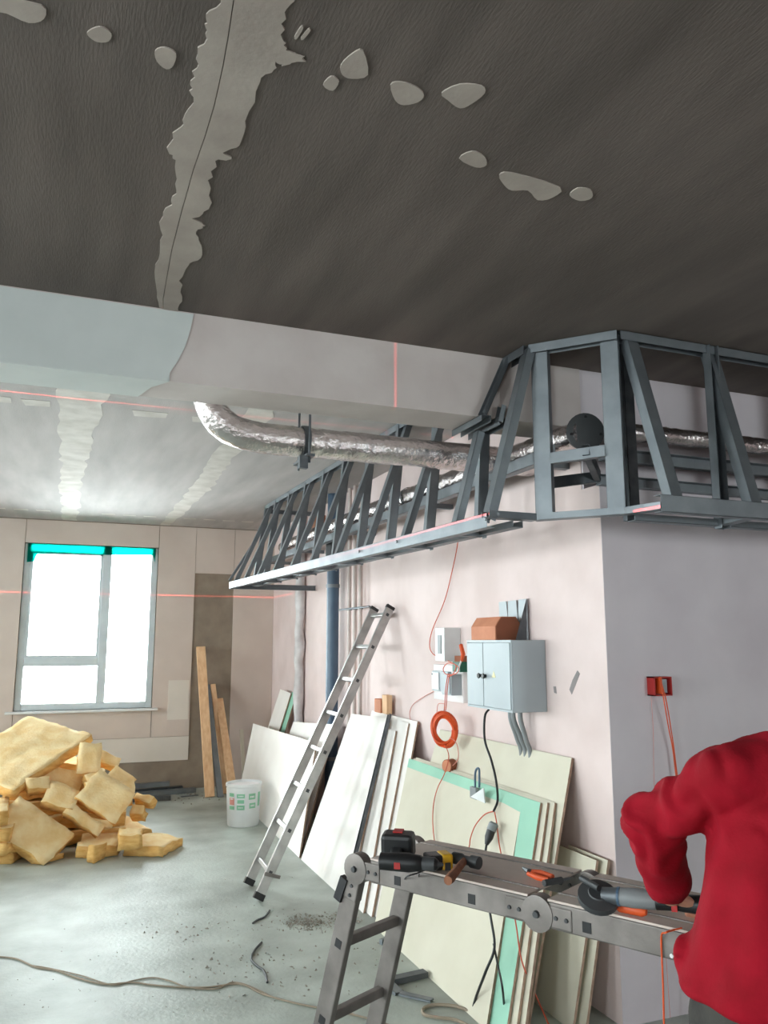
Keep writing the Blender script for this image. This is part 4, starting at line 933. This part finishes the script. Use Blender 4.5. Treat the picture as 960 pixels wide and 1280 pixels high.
# --- the body, one continuous surface
b_ = MB()
loft(b_, [(Hc + V((0, 0, -.08)), .155, .10), (Hc + V((0, 0, .05)), .165, .105), (Ck[1], .15, .095), (Ck[2], .155, .10), (Ck[3], .165, .10), (Ck[4], .15, .085), (Ck[5], .10, .06), (Ck[6], .055, .055)])
capsule(b_, Ck[6] - V((0, 0, .03)), hdc - V((0, 0, .05)), .058, .055)
ell(b_, hdc, .075, .098, .115); ell(b_, hdc + G * .03 - Zv * .075, .055, .065, .05)
ell(b_, hdc + G * .098 - Zv * .02, .012, .018, .024); ell(b_, hdc + G * .088 - Zv * .062, .024, .010, .010)
for s_ in (1, -1):
    ell(b_, hdc + LF * s_ * .077 - Zv * .015, .010, .020, .032); ell(b_, hdc + LF * s_ * .031 + G * .085 + Zv * .012, .014, .008, .008)
for a, b, c, h, sg in ((Lsh, Lel, Lwr, Lha, 1), (Rsh, Rel, Rwr, Rha, -1)):
    capsule(b_, a, b, .044, .034); capsule(b_, b, c, .034, .027); 
    fd = (h - c).normalized(); pw = fd.cross(Zv).normalized() * 1.0; 
    ell(b_, c.lerp(h, .55), .042, .052, .017, (pw, fd, pw.cross(fd)))
    kn = c.lerp(h, .95)
    for i, (off, L_) in enumerate(((-.030, .058), (-.010, .072), (.010, .076), (.030, .068))):
        p1 = kn + pw * off; p2 = p1 + fd * L_ * .45 + Zv * -.004; p3 = p2 + fd * L_ * .35 - Zv * .022; p4 = p3 + fd * L_ * .15 - Zv * .018
        capsule(b_, c.lerp(h, .6) + pw * off * .8, p2, .0085, .008, 8); capsule(b_, p2, p3, .008, .0075, 8); capsule(b_, p3, p4, .0075, .0065, 8)
    t0 = c.lerp(h, .3) - pw * sg * .03; t1 = t0 - pw * sg * .03 + fd * .035; t2 = t1 + fd * .035 + pw * sg * .008 - Zv * .012
    capsule(b_, t0, t1, .012, .010, 8); capsule(b_, t1, t2, .010, .0085, 8)
legs = []
for s_ in (1, -1):
    hp = Hc + LF * s_ * .095 - Zv * .02; kn_ = Hc + LF * s_ * .12 + G * .05; kn_.z = .48; an = Hc + LF * s_ * .13 - G * .01; an.z = .085
    legs.append((hp, kn_, an)); capsule(b_, hp, kn_, .085, .055); capsule(b_, kn_, an, .052, .036); capsule(b_, an - Zv * .035 - G * .03, an - Zv * .05 + G * .14, .032, .028)
fuse(b_, 'body', 'skin', .0075, 3)
# --- red shirt: torso and rolled sleeves
def fold(p):
    q = p - root_loc(pe)
    v = .011 * noise.noise(V((q.x * 6, q.y * 6, q.z * 3.2))) + .006 * noise.noise(V((q.x * 16, q.y * 16, q.z * 9)))
    u_ = p - Lel                       # creases gather round the elbow and armpit
    g_ = math.exp(-(u_.length / .12) ** 2) + .7 * math.exp(-((p - Lsh).length / .13) ** 2)
    v += g_ * .009 * math.sin(62 * (p - Lsh).dot((Lel - Lsh).normalized()) + 6 * noise.noise(p * 14))
    w_ = (p - Ck[1]); v += .009 * math.exp(-((p.z - Ck[1].z) / .2) ** 2) * math.sin(28 * w_.dot(LF) + 14 * w_.z + 3 * noise.noise(p * 6))
    return v + .004
s_ = MB()
loft(s_, [(Ck[0] - V((0, 0, .0)), .208, .155), (Ck[0] + V((0, 0, .015)), .214, .16), (Ck[1], .205, .15), (Ck[2], .198, .145), (Ck[3], .193, .135), (Ck[4], .178, .115), (Ck[5], .13, .085), (Ck[6], .072, .068)])
for a, b, c in ((Lsh, Lel, Lwr), (Rsh, Rel, Rwr)):
    inn = Ck[4].lerp(a, .55)
    capsule(s_, inn, a, .082, .076); capsule(s_, a, a.lerp(b, .5), .074, .060); capsule(s_, a.lerp(b, .5), b, .060, .057); m_ = b.lerp(c, .70); capsule(s_, b, b.lerp(c, .4), .057, .050); capsule(s_, b.lerp(c, .4), m_, .050, .040)
    k_ = (c - b).normalized(); s_.lathe(m_ - k_ * .005, k_, [(0, .036), (.002, .045), (.04, .043), (.042, .033)], 18)
ell(s_, Ck[0] + LF * .205 - G * .02 + V((0, 0, .05)), .022, .04, .045)
fuse(s_, 'shirt', 'shirt', .0085, 5, fold)
col_ = MB()
cpts = [Ck[6] + V((0, 0, .005)) + LF * .066 * math.cos(a) + G * .066 * math.sin(a) for a in [i * math.pi / 10 for i in range(21)]]
col_.tube(cpts, .013, 8).build('collar', 'shirt', pe, smooth=True)
bc = at_d(865, 1191, 1.40)
MB().lathe(Ck[0] + LF * .215 - G * .06 + V((0, 0, .055)), -G + LF * .3, [(0, .004), (.003, .004)], 10).build('button', 'white', pe)
# --- trousers, boots, hair
t_ = MB()
loft(t_, [(Hc + V((0, 0, -.10)), .185, .125), (Hc + V((0, 0, -.02)), .19, .13), (Hc + V((0, 0, .10)), .175, .12)])
for hp, kn_, an in legs:
    capsule(t_, hp, kn_, .108, .08); capsule(t_, kn_, an + V((0, 0, .02)), .08, .066)
fuse(t_, 'trousers', 'trouser', .011, 4, lambda p: .004 * noise.noise(p * 12) + .002 * noise.noise(p * 30))
for hp, kn_, an in legs:
    bo = MB(); capsule(bo, an + V((0, 0, .05)), an - Zv * .03, .05, .05); capsule(bo, an - Zv * .037 - G * .045, an - Zv * .045 + G * .16, .046, .040)
    o_ = fuse(bo, 'boot', 'boot', .01, 4)
    zmin = min(v.co.z for v in o_.data.vertices)
    for v in o_.data.vertices: v.co.z = max(v.co.z, .002)
h_ = MB(); ell(h_, hdc - G * .018 + Zv * .022, .084, .10, .108); fuse(h_, 'hair', 'hair', .008, 3, lambda p: .004 * noise.noise(p * 40))
# ================================================================== LASER LEVEL LINES
def laser(loc, planes, power):
    L = bpy.data.lights.new('laser_level_beam', 'POINT'); L.energy = power; L.color = (1, .06, .05); L.shadow_soft_size = 0; L.use_nodes = True
    nt = L.node_tree; em = nt.nodes['Emission']; tc = nt.nodes.new('ShaderNodeTexCoord'); sx = nt.nodes.new('ShaderNodeSeparateXYZ')
    nt.links.new(tc.outputs['Normal'], sx.inputs[0])
    def mth(op, a, b=None):
        n = nt.nodes.new('ShaderNodeMath'); n.operation = op
        for i, v in enumerate((a, b)):
            if v is None: continue
            if isinstance(v, (int, float)): n.inputs[i].default_value = v
            else: nt.links.new(v, n.inputs[i])
        return n.outputs[0]
    tot = None
    for axis, width, cond in planes:
        a = mth('LESS_THAN', mth('ABSOLUTE', sx.outputs[axis]), width)
        for ax2, op, val in cond: a = mth('MULTIPLY', a, mth(op, sx.outputs[ax2], val))
        tot = a if tot is None else mth('ADD', tot, a)
    nt.links.new(mth('MULTIPLY', tot, 1.0), em.inputs['Strength'])
    o = bpy.data.objects.new('laser_level_beam', L); COL.objects.link(o); o.location = loc
laser((-1.6, 4.58, 2.13), [('Z', .0012, []), ('Y', .0016, [('Z', 'GREATER_THAN', .2)])], 550)
laser((1.3, .6, 1.7), [('X', .0022, [('Y', 'GREATER_THAN', 0.), ('Z', 'GREATER_THAN', .335), ('Z', 'LESS_THAN', .432)])], 60)
